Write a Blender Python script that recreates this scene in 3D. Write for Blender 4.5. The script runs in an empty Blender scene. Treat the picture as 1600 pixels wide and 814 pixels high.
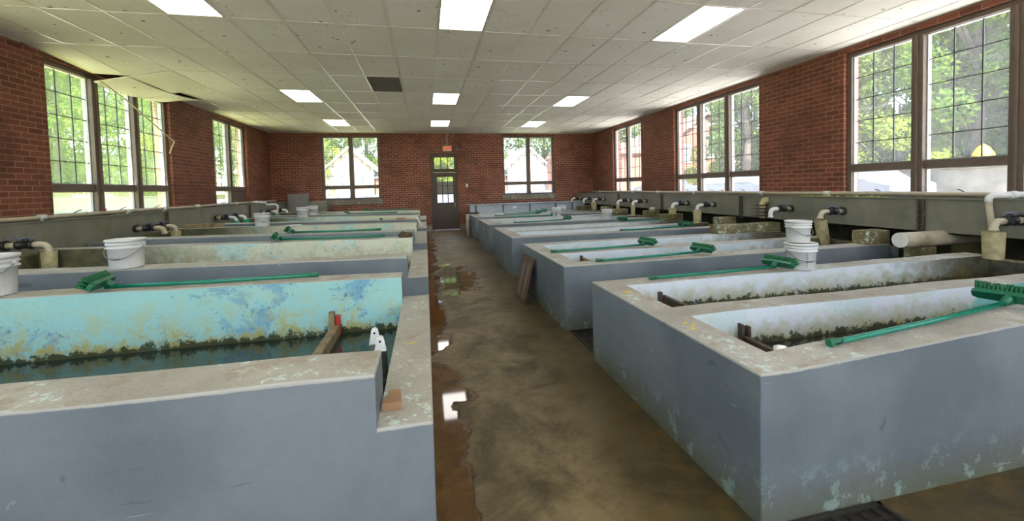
import bpy, bmesh, math, random
from mathutils import Vector, Matrix
random.seed(11)
C = bpy.context.scene
COL = C.collection
CH = 1.52                       # camera height above the floor
FL = 0.0
LX, RX, FY, BY = -5.15, 6.6, 15.8, -3.2
CZ = CH + 2.09

# ---------------------------------------------------------------- materials
class NT:
    def __init__(s, name):
        s.m = bpy.data.materials.new(name); s.m.use_nodes = True
        s.t = s.m.node_tree; s.t.nodes.clear()
        s.out = s.n('ShaderNodeOutputMaterial')
    def n(s, kind, **kw):
        nd = s.t.nodes.new(kind)
        for k, v in kw.items():
            setattr(nd, k, v)
        return nd
    def l(s, a, b): s.t.links.new(a, b)
    def put(s, sock, v):
        if isinstance(v, bpy.types.NodeSocket): s.l(v, sock)
        elif isinstance(v, (tuple, list)) and len(v) == 3 and sock.type == 'RGBA': sock.default_value = (*v, 1)
        elif isinstance(v, (int, float)) and sock.type == 'RGBA': sock.default_value = (v, v, v, 1)
        else: sock.default_value = v
    def pos(s, scale=(1, 1, 1), swap=None):
        g = s.n('ShaderNodeNewGeometry').outputs['Position']
        if swap:
            sp = s.n('ShaderNodeSeparateXYZ'); s.l(g, sp.inputs[0])
            cb = s.n('ShaderNodeCombineXYZ')
            for i, ax in enumerate(swap):
                if ax in 'XYZ': s.l(sp.outputs['XYZ'.index(ax)], cb.inputs[i])
            g = cb.outputs[0]
        mp = s.n('ShaderNodeMapping'); s.l(g, mp.inputs[0]); mp.inputs['Scale'].default_value = scale
        return mp.outputs[0]
    def obj(s, scale=(1, 1, 1)):
        g = s.n('ShaderNodeTexCoord').outputs['Object']
        mp = s.n('ShaderNodeMapping'); s.l(g, mp.inputs[0]); mp.inputs['Scale'].default_value = scale
        return mp.outputs[0]
    def xyz(s):
        g = s.n('ShaderNodeNewGeometry').outputs['Position']
        sp = s.n('ShaderNodeSeparateXYZ'); s.l(g, sp.inputs[0]); return sp.outputs
    def noise(s, vec, scale=5, detail=4, rough=.6, dist=0):
        nd = s.n('ShaderNodeTexNoise'); s.l(vec, nd.inputs['Vector'])
        nd.inputs['Scale'].default_value = scale; nd.inputs['Detail'].default_value = detail
        nd.inputs['Roughness'].default_value = rough; nd.inputs['Distortion'].default_value = dist
        return nd.outputs[0]
    def vor(s, vec, scale=5, feature='F1'):
        nd = s.n('ShaderNodeTexVoronoi', feature=feature); s.l(vec, nd.inputs['Vector'])
        nd.inputs['Scale'].default_value = scale
        return nd.outputs
    def ramp(s, fac, a, b, ca=0., cb=1., interp='LINEAR'):
        # map range clamp a..b -> ca..cb
        nd = s.n('ShaderNodeMapRange'); nd.clamp = True
        s.put(nd.inputs[0], fac)
        for i, v in enumerate((a, b, ca, cb)): s.put(nd.inputs[i + 1], v)
        return nd.outputs[0]
    def math(s, op, a, b=0., c=None):
        nd = s.n('ShaderNodeMath', operation=op); s.put(nd.inputs[0], a); s.put(nd.inputs[1], b)
        if c is not None: s.put(nd.inputs[2], c)
        return nd.outputs[0]
    def mix(s, fac, a, b, mode='MIX'):
        nd = s.n('ShaderNodeMix', data_type='RGBA', blend_type=mode)
        s.put(nd.inputs[0], fac); s.put(nd.inputs[6], a); s.put(nd.inputs[7], b)
        return nd.outputs[2]
    def bump(s, h, strength=.3, dist=.01):
        nd = s.n('ShaderNodeBump'); s.l(h, nd.inputs['Height'])
        nd.inputs['Strength'].default_value = strength; nd.inputs['Distance'].default_value = dist
        return nd.outputs[0]
    def bsdf(s, color, rough=.6, metal=0., normal=None, spec=None, **kw):
        nd = s.n('ShaderNodeBsdfPrincipled')
        s.put(nd.inputs['Base Color'], color); s.put(nd.inputs['Roughness'], rough); s.put(nd.inputs['Metallic'], metal)
        if normal is not None: s.l(normal, nd.inputs['Normal'])
        if spec is not None: s.put(nd.inputs['Specular IOR Level'], spec)
        for k, v in kw.items(): s.put(nd.inputs[k.replace('_', ' ')], v)
        s.l(nd.outputs[0], s.out.inputs[0])
        return nd

def plain(name, col, rough=.5, metal=0., var=.12, scale=12, bump=.0, dirt=None):
    t = NT(name); o = t.obj()
    n = t.noise(o, scale, 4)
    c = t.mix(t.ramp(n, .3, .7), tuple(v * (1 - var) for v in col), tuple(min(1, v * (1 + var)) for v in col))
    if dirt: c = t.mix(t.ramp(t.noise(o, scale * .6, 6, .7), .55, .7, 0, .7), c, dirt)
    t.bsdf(c, rough, metal, t.bump(n, bump, .004) if bump else None)
    return t.m

def mat_brick(name, swap, mortar):
    t = NT(name)
    v = t.pos((1, 1, 1), swap)
    wob = t.noise(v, 3.0, 2)
    br = t.n('ShaderNodeTexBrick'); t.l(v, br.inputs['Vector'])
    br.offset = .5
    for k, val in (('Scale', 1.), ('Brick Width', .222), ('Row Height', .078), ('Mortar Size', .0075), ('Mortar Smooth', .2), ('Bias', .0)):
        br.inputs[k].default_value = val
    br.inputs['Color1'].default_value = (.115, .033, .019, 1)
    br.inputs['Color2'].default_value = (.235, .074, .043, 1)
    br.inputs['Mortar'].default_value = (*mortar, 1)
    big = t.noise(v, 1.1, 5, .65)
    c = t.mix(t.ramp(big, .47, .60, 0, .5), br.outputs['Color'], (.07, .028, .016))
    fine = t.noise(v, 40, 4)
    c = t.mix(t.ramp(fine, .35, .75, 0, .35), c, (.28, .12, .075))
    h = t.math('SUBTRACT', 1.0, br.outputs['Fac'])
    h = t.math('ADD', h, t.math('MULTIPLY', fine, .25))
    t.bsdf(c, .72, 0, t.bump(h, .6, .008), spec=.3)
    return t.m

def mat_ceiling():
    t = NT('ceiling_tile'); p = t.pos()
    n = t.noise(p, .9, 4)
    c = t.mix(t.ramp(n, .35, .7), (.78, .75, .70), (.86, .84, .80))
    # per tile tint
    sp = t.xyz()
    tx = t.math('FLOOR', t.math('DIVIDE', t.math('SUBTRACT', sp[0], .2188), .6096))
    ty = t.math('FLOOR', t.math('DIVIDE', t.math('SUBTRACT', sp[1], 5.6142), 1.2192))
    cb = t.n('ShaderNodeCombineXYZ'); t.l(tx, cb.inputs[0]); t.l(ty, cb.inputs[1])
    wn = t.n('ShaderNodeTexWhiteNoise'); t.l(cb.outputs[0], wn.inputs[0])
    c = t.mix(t.math('MULTIPLY', wn.outputs[0], .16), c, (.42, .38, .31))
    vo = t.vor(p, 5.5)
    r = t.ramp(wn.outputs[0], 0, 1, .02, .05)
    spots = t.math('MULTIPLY', t.math('LESS_THAN', vo['Distance'], t.ramp(t.noise(p, 3.1, 2), .42, .6, .0, .15)), .8)
    c = t.mix(spots, c, (.12, .09, .06))
    vo2 = t.vor(p, 17)
    c = t.mix(t.math('MULTIPLY', t.math('LESS_THAN', vo2['Distance'], t.ramp(t.noise(p, 2.3, 2), .45, .62, .0, .2)), .6), c, (.2, .16, .11))
    t.bsdf(c, .85, 0, t.bump(t.noise(p, 60, 3), .15, .004), spec=.2)
    return t.m

def mat_floor():
    t = NT('floor_concrete'); p = t.pos(); sp = t.xyz()
    n1 = t.noise(p, 1.9, 8, .72, .5); n2 = t.noise(p, 7.5, 7, .75, .3); n3 = t.noise(p, 30, 5, .7)
    c = t.mix(t.ramp(n1, .38, .60), (.048, .034, .008), (.20, .148, .060))
    c = t.mix(t.ramp(n2, .46, .62, 0, .6), c, (.080, .052, .012))
    c = t.mix(t.ramp(n3, .5, .8, 0, .3), c, (.06, .045, .02))
    # dry, paler concrete towards the door
    c = t.mix(t.math('MULTIPLY', t.ramp(t.math('ADD', sp[1], t.math('MULTIPLY', n1, 3.)), 6.5, 12.5), .55), c, (.30, .235, .150))
    # darker olive and orange-brown towards the right tanks
    right_tone = t.math('MULTIPLY', t.ramp(t.math('ADD', sp[0], t.math('MULTIPLY', n1, .9)), 1.2, 1.75), t.ramp(n1, .3, .6, .35, .9))
    c = t.mix(right_tone, c, t.mix(t.ramp(n2, .45, .6), (.018, .015, .003), (.085, .048, .006)))
    # wet rusty strip against the left tanks
    edge = t.math('ADD', t.math('MULTIPLY', t.noise(p, 1.9, 3, .55), .62), t.math('MULTIPLY', n3, .045))
    wx = t.math('SUBTRACT', t.math('SUBTRACT', edge, t.ramp(sp[1], 3.4, 3.75, .10, t.ramp(sp[1], 3.9, 4.3, .30, .17))), sp[0])
    wet = t.ramp(wx, -.0, .012)
    back = t.math('LESS_THAN', sp[0], -.0)
    wet = t.math('MAXIMUM', wet, 0.)
    dx = t.math('DIVIDE', t.math('SUBTRACT', sp[0], .32), .48); dy = t.math('DIVIDE', t.math('SUBTRACT', sp[1], 7.3), 1.15)
    dd = t.math('ADD', t.math('MULTIPLY', dx, dx), t.math('MULTIPLY', dy, dy))
    dd = t.math('ADD', dd, t.math('MULTIPLY', t.math('SUBTRACT', t.noise(p, 3.4, 4, .6), .5), 5.))
    pud = t.ramp(dd, 1.0, .9)
    wet2 = t.math('MAXIMUM', wet, pud)
    wc = t.mix(t.ramp(n2, .35, .65), (.075, .035, .010), (.15, .078, .026))
    c = t.mix(wet, c, wc)
    c = t.mix(t.math('MULTIPLY', pud, .35), c, (.10, .07, .035))
    damp = t.ramp(n1, .35, .65, .58, .33)
    rough = t.mix(wet2, damp, .045)
    hb = t.math('MULTIPLY', t.math('ADD', t.math('MULTIPLY', n2, 1.), t.math('MULTIPLY', n3, .35)), t.math('SUBTRACT', 1., wet2))
    rim = t.math('MULTIPLY', t.ramp(t.math('ABSOLUTE', wx), .03, .0), t.noise(p, 90, 3))
    t.bsdf(c, rough, 0, t.bump(t.math('ADD', hb, rim), .5, .012), spec=.5)
    return t.m

def mat_paint(name, top, slope=0., sx=0.):
    """blue-grey tank paint worn back to concrete along the top edge"""
    t = NT(name); p = t.pos(); sp = t.xyz()
    n1 = t.noise(p, 1.2, 5); n2 = t.noise(p, 14, 5, .7); n3 = t.noise(p, 70, 3)
    c = t.mix(t.ramp(n1, .4, .6), (.122, .145, .162), (.178, .203, .222))
    c = t.mix(t.ramp(n2, .4, .75, 0, .25), c, (.12, .145, .16))
    # pale turquoise chips and scuffs
    chips = t.math('MULTIPLY', t.ramp(t.noise(t.pos((1, 1, .5)), 9, 6, .75, .6), .695, .71), t.ramp(n1, .45, .6))
    c = t.mix(t.math('MULTIPLY', chips, .75), c, (.44, .62, .60))
    # duller and greener towards the bottom
    z = t.math('ADD', sp[2], t.math('MULTIPLY', n2, -.22))
    c = t.mix(t.ramp(z, .12, -.12, 0, .75), c, (.10, .105, .045))
    low = t.math('MULTIPLY', t.ramp(sp[2], .30, .02), t.ramp(t.noise(p, 8, 6, .75), .56, .60))
    c = t.mix(t.math('MULTIPLY', low, .5), c, (.33, .47, .42))
    tz = t.math('ADD', top, t.math('MULTIPLY', t.math('SUBTRACT', sp[0], sx), slope))
    e = t.math('SUBTRACT', t.math('ADD', sp[2], t.math('MULTIPLY', n2, .012)), tz)
    c = t.mix(t.ramp(e, -.0075, -.004, 0, .75), c, (.46, .44, .38))
    dk = t.math('MULTIPLY', t.ramp(t.noise(p, 6.5, 3, .5, .8), .715, .74), .6)
    c = t.mix(dk, c, (.07, .085, .09))
    # long thin scratches, pale and dark
    mp = t.n('ShaderNodeMapping'); t.l(p, mp.inputs[0]); mp.inputs['Rotation'].default_value = (0, .28, 0); mp.inputs['Scale'].default_value = (1.3, 1, 26)
    sc = t.noise(mp.outputs[0], 2.2, 3, .5); gate = t.ramp(t.noise(p, 1.7, 2), .55, .60)
    c = t.mix(t.math('MULTIPLY', t.math('MULTIPLY', t.ramp(sc, .72, .735), gate), .7), c, (.50, .56, .58))
    c = t.mix(t.math('MULTIPLY', t.math('MULTIPLY', t.ramp(sc, .315, .30), gate), .6), c, (.08, .09, .09))
    dots = t.math('LESS_THAN', t.vor(p, 11)['Distance'], t.ramp(t.noise(p, 2.7, 2), .5, .7, 0, .09))
    c = t.mix(t.math('MULTIPLY', dots, .8), c, (.55, .62, .62))
    t.bsdf(c, .55, 0, t.bump(t.math('ADD', n2, t.math('MULTIPLY', n3, .3)), .28, .01), spec=.35)
    return t.m

def mat_top(name, base, tint):
    t = NT(name); p = t.pos()
    n1 = t.noise(p, 2.2, 6, .65); n2 = t.noise(p, 16, 6, .72, .5); n3 = t.noise(p, 90, 3)
    c = t.mix(t.ramp(n1, .35, .68), base, tint)
    c = t.mix(t.math('MULTIPLY', t.ramp(n2, .555, .585, 0, .75), t.ramp(n1, .49, .54)), c, (.58, .74, .68))
    c = t.mix(t.ramp(t.noise(p, 6, 5, .7), .54, .62, 0, .45), c, (.30, .20, .13))
    c = t.mix(t.ramp(n3, .5, .65, 0, .3), c, (.20, .18, .14))
    t.bsdf(c, .7, 0, t.bump(n2, .35, .008), spec=.3)
    return t.m

def mat_inner(name, base, patch, water, moss0, moss1, side, stain=(.45, .46, .28), soft=0., lo=.47):
    """inside face of a tank wall: old paint, patches, slime above the water line; mossier at the head end"""
    t = NT(name); p = t.pos(); sp = t.xyz()
    n1 = t.noise(p, 1.6, 5, .6, .5); n2 = t.noise(p, 9, 7, .75, .4); n3 = t.noise(p, 38, 5, .75)
    c = t.mix(t.ramp(t.math('ADD', n1, t.math('MULTIPLY', n3, .1)), .58, .62, 0, .85), base, patch)
    c = t.mix(t.math('MULTIPLY', t.ramp(n2, lo - .12 * soft, .60 + .15 * soft, 0, .75), t.ramp(sp[2], water + .42, water + .12)), c, stain)
    c = t.mix(t.math('MULTIPLY', t.ramp(n3, .585 + .06 * soft, .61 + .06 * soft, 0, .8), t.ramp(n1, .47, .55)), c, (.09, .16, .20))
    h = t.math('SUBTRACT', sp[2], water)
    hh = t.math('SUBTRACT', h, t.math('MULTIPLY', t.math('SUBTRACT', n2, .42 - .04 * soft), .55 - .2 * soft))
    c = t.mix(t.ramp(hh, .05 + .07 * soft, -.02 - .04 * soft, 0, .85), c, (.36, .33, .11))
    hh2 = t.math('SUBTRACT', h, t.math('MULTIPLY', t.math('SUBTRACT', t.noise(p, 17, 6, .8), .38), .28))
    c = t.mix(t.ramp(hh2, .008, -.008, 0, .93), c, (.022, .030, .008))
    if soft:
        tq = t.math('MULTIPLY', t.ramp(t.math('ADD', sp[0], t.math('MULTIPLY', n1, 1.2)), 4.60, 4.66), t.math('LESS_THAN', sp[1], 2.6))
        c = t.mix(tq, c, t.mix(t.ramp(h, .1, .0), (.20, .50, .48), (.15, .20, .06)))
    xx = t.math('ADD', t.math('MULTIPLY', sp[0], side), t.math('MULTIPLY', n2, 1.4))
    c = t.mix(t.ramp(xx, moss0 + .7, moss1 + .7, 0, .93), c, t.mix(t.ramp(n2, .4, .65), (.022, .022, .006), (.13, .10, .03)))
    t.bsdf(c, .6, 0, t.bump(t.math('ADD', n2, n3), .3, .012), spec=.35)
    return t.m

def mat_water(col):
    t = NT('tank_water'); p = t.pos()
    n = t.noise(p, 3.2, 4, .55, .6)
    c = t.mix(t.ramp(t.noise(p, 2, 5), .35, .7), col, tuple(v * 2.2 for v in col))
    t.bsdf(c, .07, 0, t.bump(n, .22, .03), spec=.55)
    return t.m

def mat_glass(dirt, col=(.75, .85, .62)):
    t = NT('window_glass'); p = t.pos()
    tr = t.n('ShaderNodeBsdfTransparent'); tr.inputs[0].default_value = (.95, .97, .96, 1)
    gl = t.n('ShaderNodeBsdfGlossy'); gl.inputs['Roughness'].default_value = .02
    tl = t.n('ShaderNodeBsdfTranslucent'); tl.inputs[0].default_value = (*col, 1)
    fr = t.n('ShaderNodeFresnel'); fr.inputs[0].default_value = 1.45
    m1 = t.n('ShaderNodeMixShader'); t.put(m1.inputs[0], t.ramp(t.noise(p, 2.5, 7, .8), .3, .75, dirt * .5, dirt)); t.l(tr.outputs[0], m1.inputs[1]); t.l(tl.outputs[0], m1.inputs[2])
    m2 = t.n('ShaderNodeMixShader'); t.put(m2.inputs[0], t.math('MULTIPLY', fr.outputs[0], .12)); t.l(m1.outputs[0], m2.inputs[1]); t.l(gl.outputs[0], m2.inputs[2])
    t.l(m2.outputs[0], t.out.inputs[0])
    return t.m

def mat_emit(name, col, strength, spots=False):
    t = NT(name); em = t.n('ShaderNodeEmission')
    c = col
    if spots:
        p = t.pos()
        vo = t.vor(p, 14)
        c = t.mix(t.math('MULTIPLY', t.math('LESS_THAN', vo['Distance'], t.ramp(t.noise(p, 4, 2), .42, .7, 0, .13)), .75), col, (.09, .06, .04))
    t.put(em.inputs[0], c); em.inputs[1].default_value = strength
    t.l(em.outputs[0], t.out.inputs[0]); return t.m

def mat_leaf(name, a, b):
    t = NT(name)
    g = t.n('ShaderNodeNewGeometry')
    r = g.outputs['Random Per Island']
    oi = t.n('ShaderNodeObjectInfo').outputs['Random']
    c = t.mix(r, a, b)
    c = t.mix(t.math('MULTIPLY', oi, .35), c, (.04, .09, .04))
    d = t.n('ShaderNodeBsdfDiffuse'); t.l(c, d.inputs[0])
    tl = t.n('ShaderNodeBsdfTranslucent'); t.l(t.mix(.5, c, (.19, .25, .03)), tl.inputs[0])
    m = t.n('ShaderNodeMixShader'); m.inputs[0].default_value = .45
    t.l(d.outputs[0], m.inputs[1]); t.l(tl.outputs[0], m.inputs[2]); t.l(m.outputs[0], t.out.inputs[0])
    return t.m

M = {}
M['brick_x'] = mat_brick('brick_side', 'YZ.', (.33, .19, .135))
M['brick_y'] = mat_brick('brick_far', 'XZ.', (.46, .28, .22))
M['ceil'] = mat_ceiling()
M['floor'] = mat_floor()
RT, LT, LE = CH - .835, CH - .64, CH - .835
LSL = -.016
M['paintR'] = mat_paint('tank_paint', RT)
M['paintR1'] = mat_paint('tank_paint_front', RT, .052, 1.60)
M['paintL'] = mat_paint('tank_paint_left', LT, LSL, -.2)
M['paintLE'] = mat_paint('tank_paint_end', LE)
M['topR'] = mat_top('tank_top', (.33, .31, .27), (.47, .45, .40))
M['topL'] = mat_top('tank_top_left', (.34, .325, .275), (.46, .44, .37))
WL, WR = CH - 1.02, CH - 1.065
M['inL1'] = mat_inner('inner_turquoise', (.30, .55, .53), (.15, .34, .47), WL, 3.0, 4.2, -1, (.42, .45, .20))
M['inL'] = mat_inner('inner_cream', (.60, .62, .50), (.42, .62, .60), WL, 2.4, 3.6, -1, (.38, .31, .11), 0., .43)
M['inR'] = mat_inner('inner_white', (.62, .66, .76), (.50, .60, .64), WR, 4.3, 5.3, 1, (.50, .53, .36), 1.)
M['waterL'] = mat_water((.010, .020, .016))
M['waterR'] = mat_water((.020, .019, .014))
M['slab'] = mat_top('rough_slab', (.06, .058, .02), (.24, .20, .09))
M['trough_shade'] = plain('under_trough_shade', (.045, .04, .022), .9, var=.6, scale=5, bump=.5)  # near-black colour standing in for the shade under the troughs
M['frame'] = plain('window_wood', (.135, .098, .078), .5, bump=.2)
M['frame_pale'] = plain('window_sash_white', (.42, .44, .46), .5)
M['lead'] = plain('muntin_metal', (.035, .032, .03), .5)
M['glassL'] = mat_glass(.34, (.42, .54, .30)); M['glassLow'] = mat_glass(.85, (.42, .46, .34)); M['glassR'] = mat_glass(.10, (.9, .92, .9)); M['glassF'] = mat_glass(.14, (.95, .95, .95))
M['sill'] = mat_top('sill_concrete', (.17, .15, .12), (.26, .22, .17))
M['tbar'] = plain('ceiling_tee', (.66, .62, .56), .3)
M['lightframe'] = plain('light_frame', (.55, .50, .42), .5)
M['lamp'] = mat_emit('light_diffuser', (1, 0.965, .93), 7.0, True)
M['vent'] = plain('vent_dark', (.13, .118, .10), .9, var=.5, scale=25, bump=.3)
M['steel'] = plain('trough_steel', (.185, .18, .145), .42, .0, var=.25, scale=2.2, bump=.05, dirt=(.13, .12, .07))
M['steel_dk'] = plain('trough_flange', (.075, .068, .05), .7, var=.4)
M['galv'] = plain('galvanised', (.36, .41, .48), .45, .2, var=.12, scale=3)
M['pvc'] = plain('beige_pvc', (.50, .44, .33), .45, dirt=(.26, .21, .12), scale=5)
M['pvcw'] = plain('white_pvc', (.72, .72, .70), .4, var=.05)
M['stained'] = plain('stained_pvc', (.42, .36, .20), .7, var=.3, scale=14, bump=.3, dirt=(.20, .17, .07))
M['greenpipe'] = plain('green_pvc', (.03, .30, .20), .4)
M['black'] = plain('black_plastic', (.014, .015, .018), .35)
M['lever'] = plain('blue_grey_lever', (.13, .15, .24), .45)
M['red'] = plain('red_plastic', (.42, .03, .025), .45)
M['green'] = plain('brush_green', (.006, .125, .062), .38, var=.15)
M['green_b'] = plain('bristle_green', (.004, .115, .04), .7, var=.5, scale=90, bump=.8)
M['green_h'] = plain('handle_green', (.005, .17, .105), .22, var=.06)
M['bucket'] = plain('bucket_white', (.66, .66, .66), .4, var=.05, dirt=(.55, .50, .42))
M['wire'] = plain('wire', (.25, .25, .25), .4, .6)
M['wood'] = plain('old_wood', (.25, .18, .095), .7, var=.4, scale=9, bump=.4, dirt=(.07, .045, .02))
M['wood_red'] = plain('wedge_wood', (.34, .19, .095), .65, var=.2, bump=.2)
M['wood_dk'] = plain('wet_wood', (.06, .04, .024), .6, var=.5, scale=10, bump=.3)
M['door'] = plain('door_wood', (.048, .030, .022), .45, var=.15)
M['curtain'] = plain('curtain', (.25, .25, .25), .9, scale=40, var=.4)
M['sign'] = plain('sign_tan', (.62, .45, .28), .5)
M['signred'] = mat_emit('sign_red', (1, .09, .05), .9)
M['grey_board'] = plain('grey_board', (.20, .185, .18), .8, var=.1)
M['mesh_screen'] = plain('screen_mesh', (.17, .13, .10), .8, var=.2, scale=60)
M['frame_brown'] = plain('screen_frame', (.10, .05, .032), .6, var=.3, bump=.2)
M['iron'] = plain('grate_iron', (.03, .026, .02), .6, .4, var=.4, bump=.3)
M['drain'] = plain('drain_dark', (.012, .010, .006), .5)
M['yellow'] = plain('yellow_paint', (.62, .46, .10), .6)
M['rock'] = plain('brown_lump', (.07, .04, .022), .8, var=.5, bump=.5)
M['white'] = plain('white_foam', (.75, .74, .72), .7, var=.06, bump=.4)
M['algae'] = plain('algae', (.30, .36, .06), .9, var=.5, scale=20, bump=.6)
# outdoors
M['grass'] = plain('grass', (.32, .33, .07), .9, var=.4, scale=.8)
M['asphalt'] = plain('pale_drive', (.74, .72, .69), .8, var=.1, scale=.5)
M['stucco'] = plain('pale_wall', (.115, .105, .088), .8, var=.35, scale=2)
M['leaf'] = mat_leaf('leaf', (.030, .075, .008), (.115, .165, .022))
M['leaf2'] = mat_leaf('leaf_pale', (.055, .105, .025), (.17, .20, .055))
M['leaf3'] = mat_leaf('leaf_bright', (.12, .19, .015), (.26, .30, .04))
M['bark'] = plain('bark', (.07, .055, .045), .9, var=.4, scale=6, bump=.5)
M['brick_out'] = plain('house_brick', (.16, .055, .04), .8, var=.25, scale=30)
M['roof'] = plain('roof_slate', (.14, .08, .065), .8, var=.2, scale=8)
M['white_out'] = plain('white_trim', (.4, .4, .4), .5)
M['pane_out'] = plain('dark_pane', (.10, .13, .18), .1)
M['cream_out'] = plain('cream_siding', (.22, .20, .20), .7, var=.06)
M['car_silver'] = plain('car_paint', (.09, .10, .125), .3, .2)
M['car_dark'] = plain('car_paint_blue', (.05, .065, .09), .3, .2)
M['car_glass'] = plain('car_glass', (.22, .34, .36), .1)
M['tyre'] = plain('tyre', (.02, .02, .02), .8)
M['shaded_wall'] = plain('wall_in_shade', (.05, .055, .085), .8, var=.2, scale=4)  # the wall's bluish shade is put into its colour
M['wet_grey'] = plain('wet_grey_wood', (.05, .055, .045), .5)
M['yellow_out'] = plain('yellow_canvas', (.42, .28, .01), .6)

# ---------------------------------------------------------------- mesh helpers
class MB:
    def __init__(s): s.v = []; s.f = []; s.mi = []; s.sm = []
    def add(s, vs, fs, mi=0, smooth=False):
        b = len(s.v); s.v += [tuple(v) for v in vs]
        for i, f in enumerate(fs):
            s.f.append([b + k for k in f]); s.mi.append(mi[i] if isinstance(mi, (list, tuple)) else mi); s.sm.append(smooth)
        return s
    def hexa(s, pts, mi=0):
        # pts: bottom 4 (ccw from above), top 4.  face order: bottom, top, -y, +x, +y, -x
        return s.add(pts, [(3, 2, 1, 0), (4, 5, 6, 7), (0, 1, 5, 4), (1, 2, 6, 5), (2, 3, 7, 6), (3, 0, 4, 7)], mi)
    def box(s, x0, x1, y0, y1, z0, z1, mi=0, z1b=None):
        z1b = z1 if z1b is None else z1b       # top height at x1
        return s.hexa([(x0, y0, z0), (x1, y0, z0), (x1, y1, z0), (x0, y1, z0), (x0, y0, z1), (x1, y0, z1b), (x1, y1, z1b), (x0, y1, z1)], mi)
    def obox(s, M4, sx, sy, sz, mi=0):
        pts = [M4 @ Vector((x * sx / 2, y * sy / 2, z * sz / 2)) for z in (-1, 1) for x, y in ((-1, -1), (1, -1), (1, 1), (-1, 1))]
        return s.hexa(pts, mi)
    def tube(s, path, r, seg=12, mi=0, caps=True):
        path = [Vector(p) for p in path]; rs = r if isinstance(r, (list, tuple)) else [r] * len(path)
        ref = None; vs = []
        for i, p in enumerate(path):
            d = (path[min(i + 1, len(path) - 1)] - path[max(i - 1, 0)]).normalized()
            if ref is None:
                ref = d.cross(Vector((0, 0, 1)))
                if ref.length < .1: ref = d.cross(Vector((0, 1, 0)))
                ref.normalize()
            u = (ref - d * ref.dot(d)).normalized(); w = d.cross(u); ref = u
            for k in range(seg):
                a = 2 * math.pi * k / seg
                vs.append(p + (u * math.cos(a) + w * math.sin(a)) * rs[i])
        fs = []
        for i in range(len(path) - 1):
            for k in range(seg):
                a, b = i * seg + k, i * seg + (k + 1) % seg
                fs.append((a, b, b + seg, a + seg))
        s.add(vs, fs, mi, True)
        if caps:
            n = len(s.v) - len(vs)
            s.f.append([n + k for k in range(seg)][::-1]); s.mi.append(mi); s.sm.append(False)
            s.f.append([n + (len(path) - 1) * seg + k for k in range(seg)]); s.mi.append(mi); s.sm.append(False)
        return s
    def lathe(s, prof, c=(0, 0, 0), seg=28, mi=0, smooth=True):
        vs = []; fs = []
        for r, z in prof:
            for k in range(seg):
                a = 2 * math.pi * k / seg; vs.append((c[0] + r * math.cos(a), c[1] + r * math.sin(a), c[2] + z))
        for i in range(len(prof) - 1):
            for k in range(seg):
                a, b = i * seg + k, i * seg + (k + 1) % seg
                fs.append((a, b, b + seg, a + seg))
        return s.add(vs, fs, mi, smooth)
    def quad(s, a, b, c, d, mi=0): return s.add([a, b, c, d], [(0, 1, 2, 3)], mi)
    def prism(s, pts, off, mi=0):
        n = len(pts); off = Vector(off); a = [Vector(p) for p in pts]
        return s.add(a + [p + off for p in a], [list(range(n))[::-1], list(range(n, 2 * n))] + [(i, (i + 1) % n, n + (i + 1) % n, n + i) for i in range(n)], mi)
    def xf(s, M4):
        s.v = [tuple(M4 @ Vector(v)) for v in s.v]; return s

def block(x0, x1, y0, y1, z0, z1, mi, edges, w=.007, nx=1, zf=None, jit=0., seed=0, mtop=1):
    """box split along x; edges: subset of '-y','+y','-x','+x' (top edges), 'v--','v-+','v+-','v++' (vertical corners)"""
    bm = bmesh.new(); rnd = random.Random(seed); zf = zf or (lambda x: z1)
    cols = []
    for i in range(nx + 1):
        x = x0 + (x1 - x0) * i / nx; j = [rnd.uniform(-jit, jit) if 0 < i < nx else 0 for _ in range(3)]
        zt = zf(x) + j[0] * .5
        cols.append([bm.verts.new(p) for p in ((x, y0, z0), (x, y1, z0), (x, y1 + j[1] * ('+y' in edges), zt), (x, y0 + j[2] * ('-y' in edges), zt))])
    def F(vs, m): f = bm.faces.new(vs); f.material_index = m; return f
    for a, b in zip(cols, cols[1:]):
        F((a[0], b[0], b[3], a[3]), mi[2]); F((a[3], b[3], b[2], a[2]), mi[1]); F((a[1], a[2], b[2], b[1]), mi[4]); F((a[0], a[1], b[1], b[0]), 0)
    F((cols[0][0], cols[0][3], cols[0][2], cols[0][1]), mi[5]); F((cols[-1][0], cols[-1][1], cols[-1][2], cols[-1][3]), mi[3])
    es = []
    def E_(a, b):
        e = bm.edges.get((a, b))
        if e: es.append(e)
    for a, b in zip(cols, cols[1:]):
        if '-y' in edges: E_(a[3], b[3])
        if '+y' in edges: E_(a[2], b[2])
    if '-x' in edges: E_(cols[0][2], cols[0][3])
    if '+x' in edges: E_(cols[-1][2], cols[-1][3])
    for k, c, i in (('v--', 0, 0), ('v-+', 0, 1), ('v+-', -1, 0), ('v++', -1, 1)):
        if k in edges: E_(cols[c][i], cols[c][3 - i])
    if es: bmesh.ops.bevel(bm, geom=es, offset=w, segments=3, affect='EDGES', profile=.5, clamp_overlap=True)
    bmesh.ops.recalc_face_normals(bm, faces=bm.faces)
    bm.verts.index_update()
    mb = MB(); mb.v = [tuple(v.co) for v in bm.verts]
    for f in bm.faces: mb.f.append([v.index for v in f.verts]); mb.mi.append(f.material_index); mb.sm.append(False)
    bm.free(); return mb

def wloc(o):
    v = Vector((0, 0, 0))
    while o: v = v + o.location; o = o.parent
    return v

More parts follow.
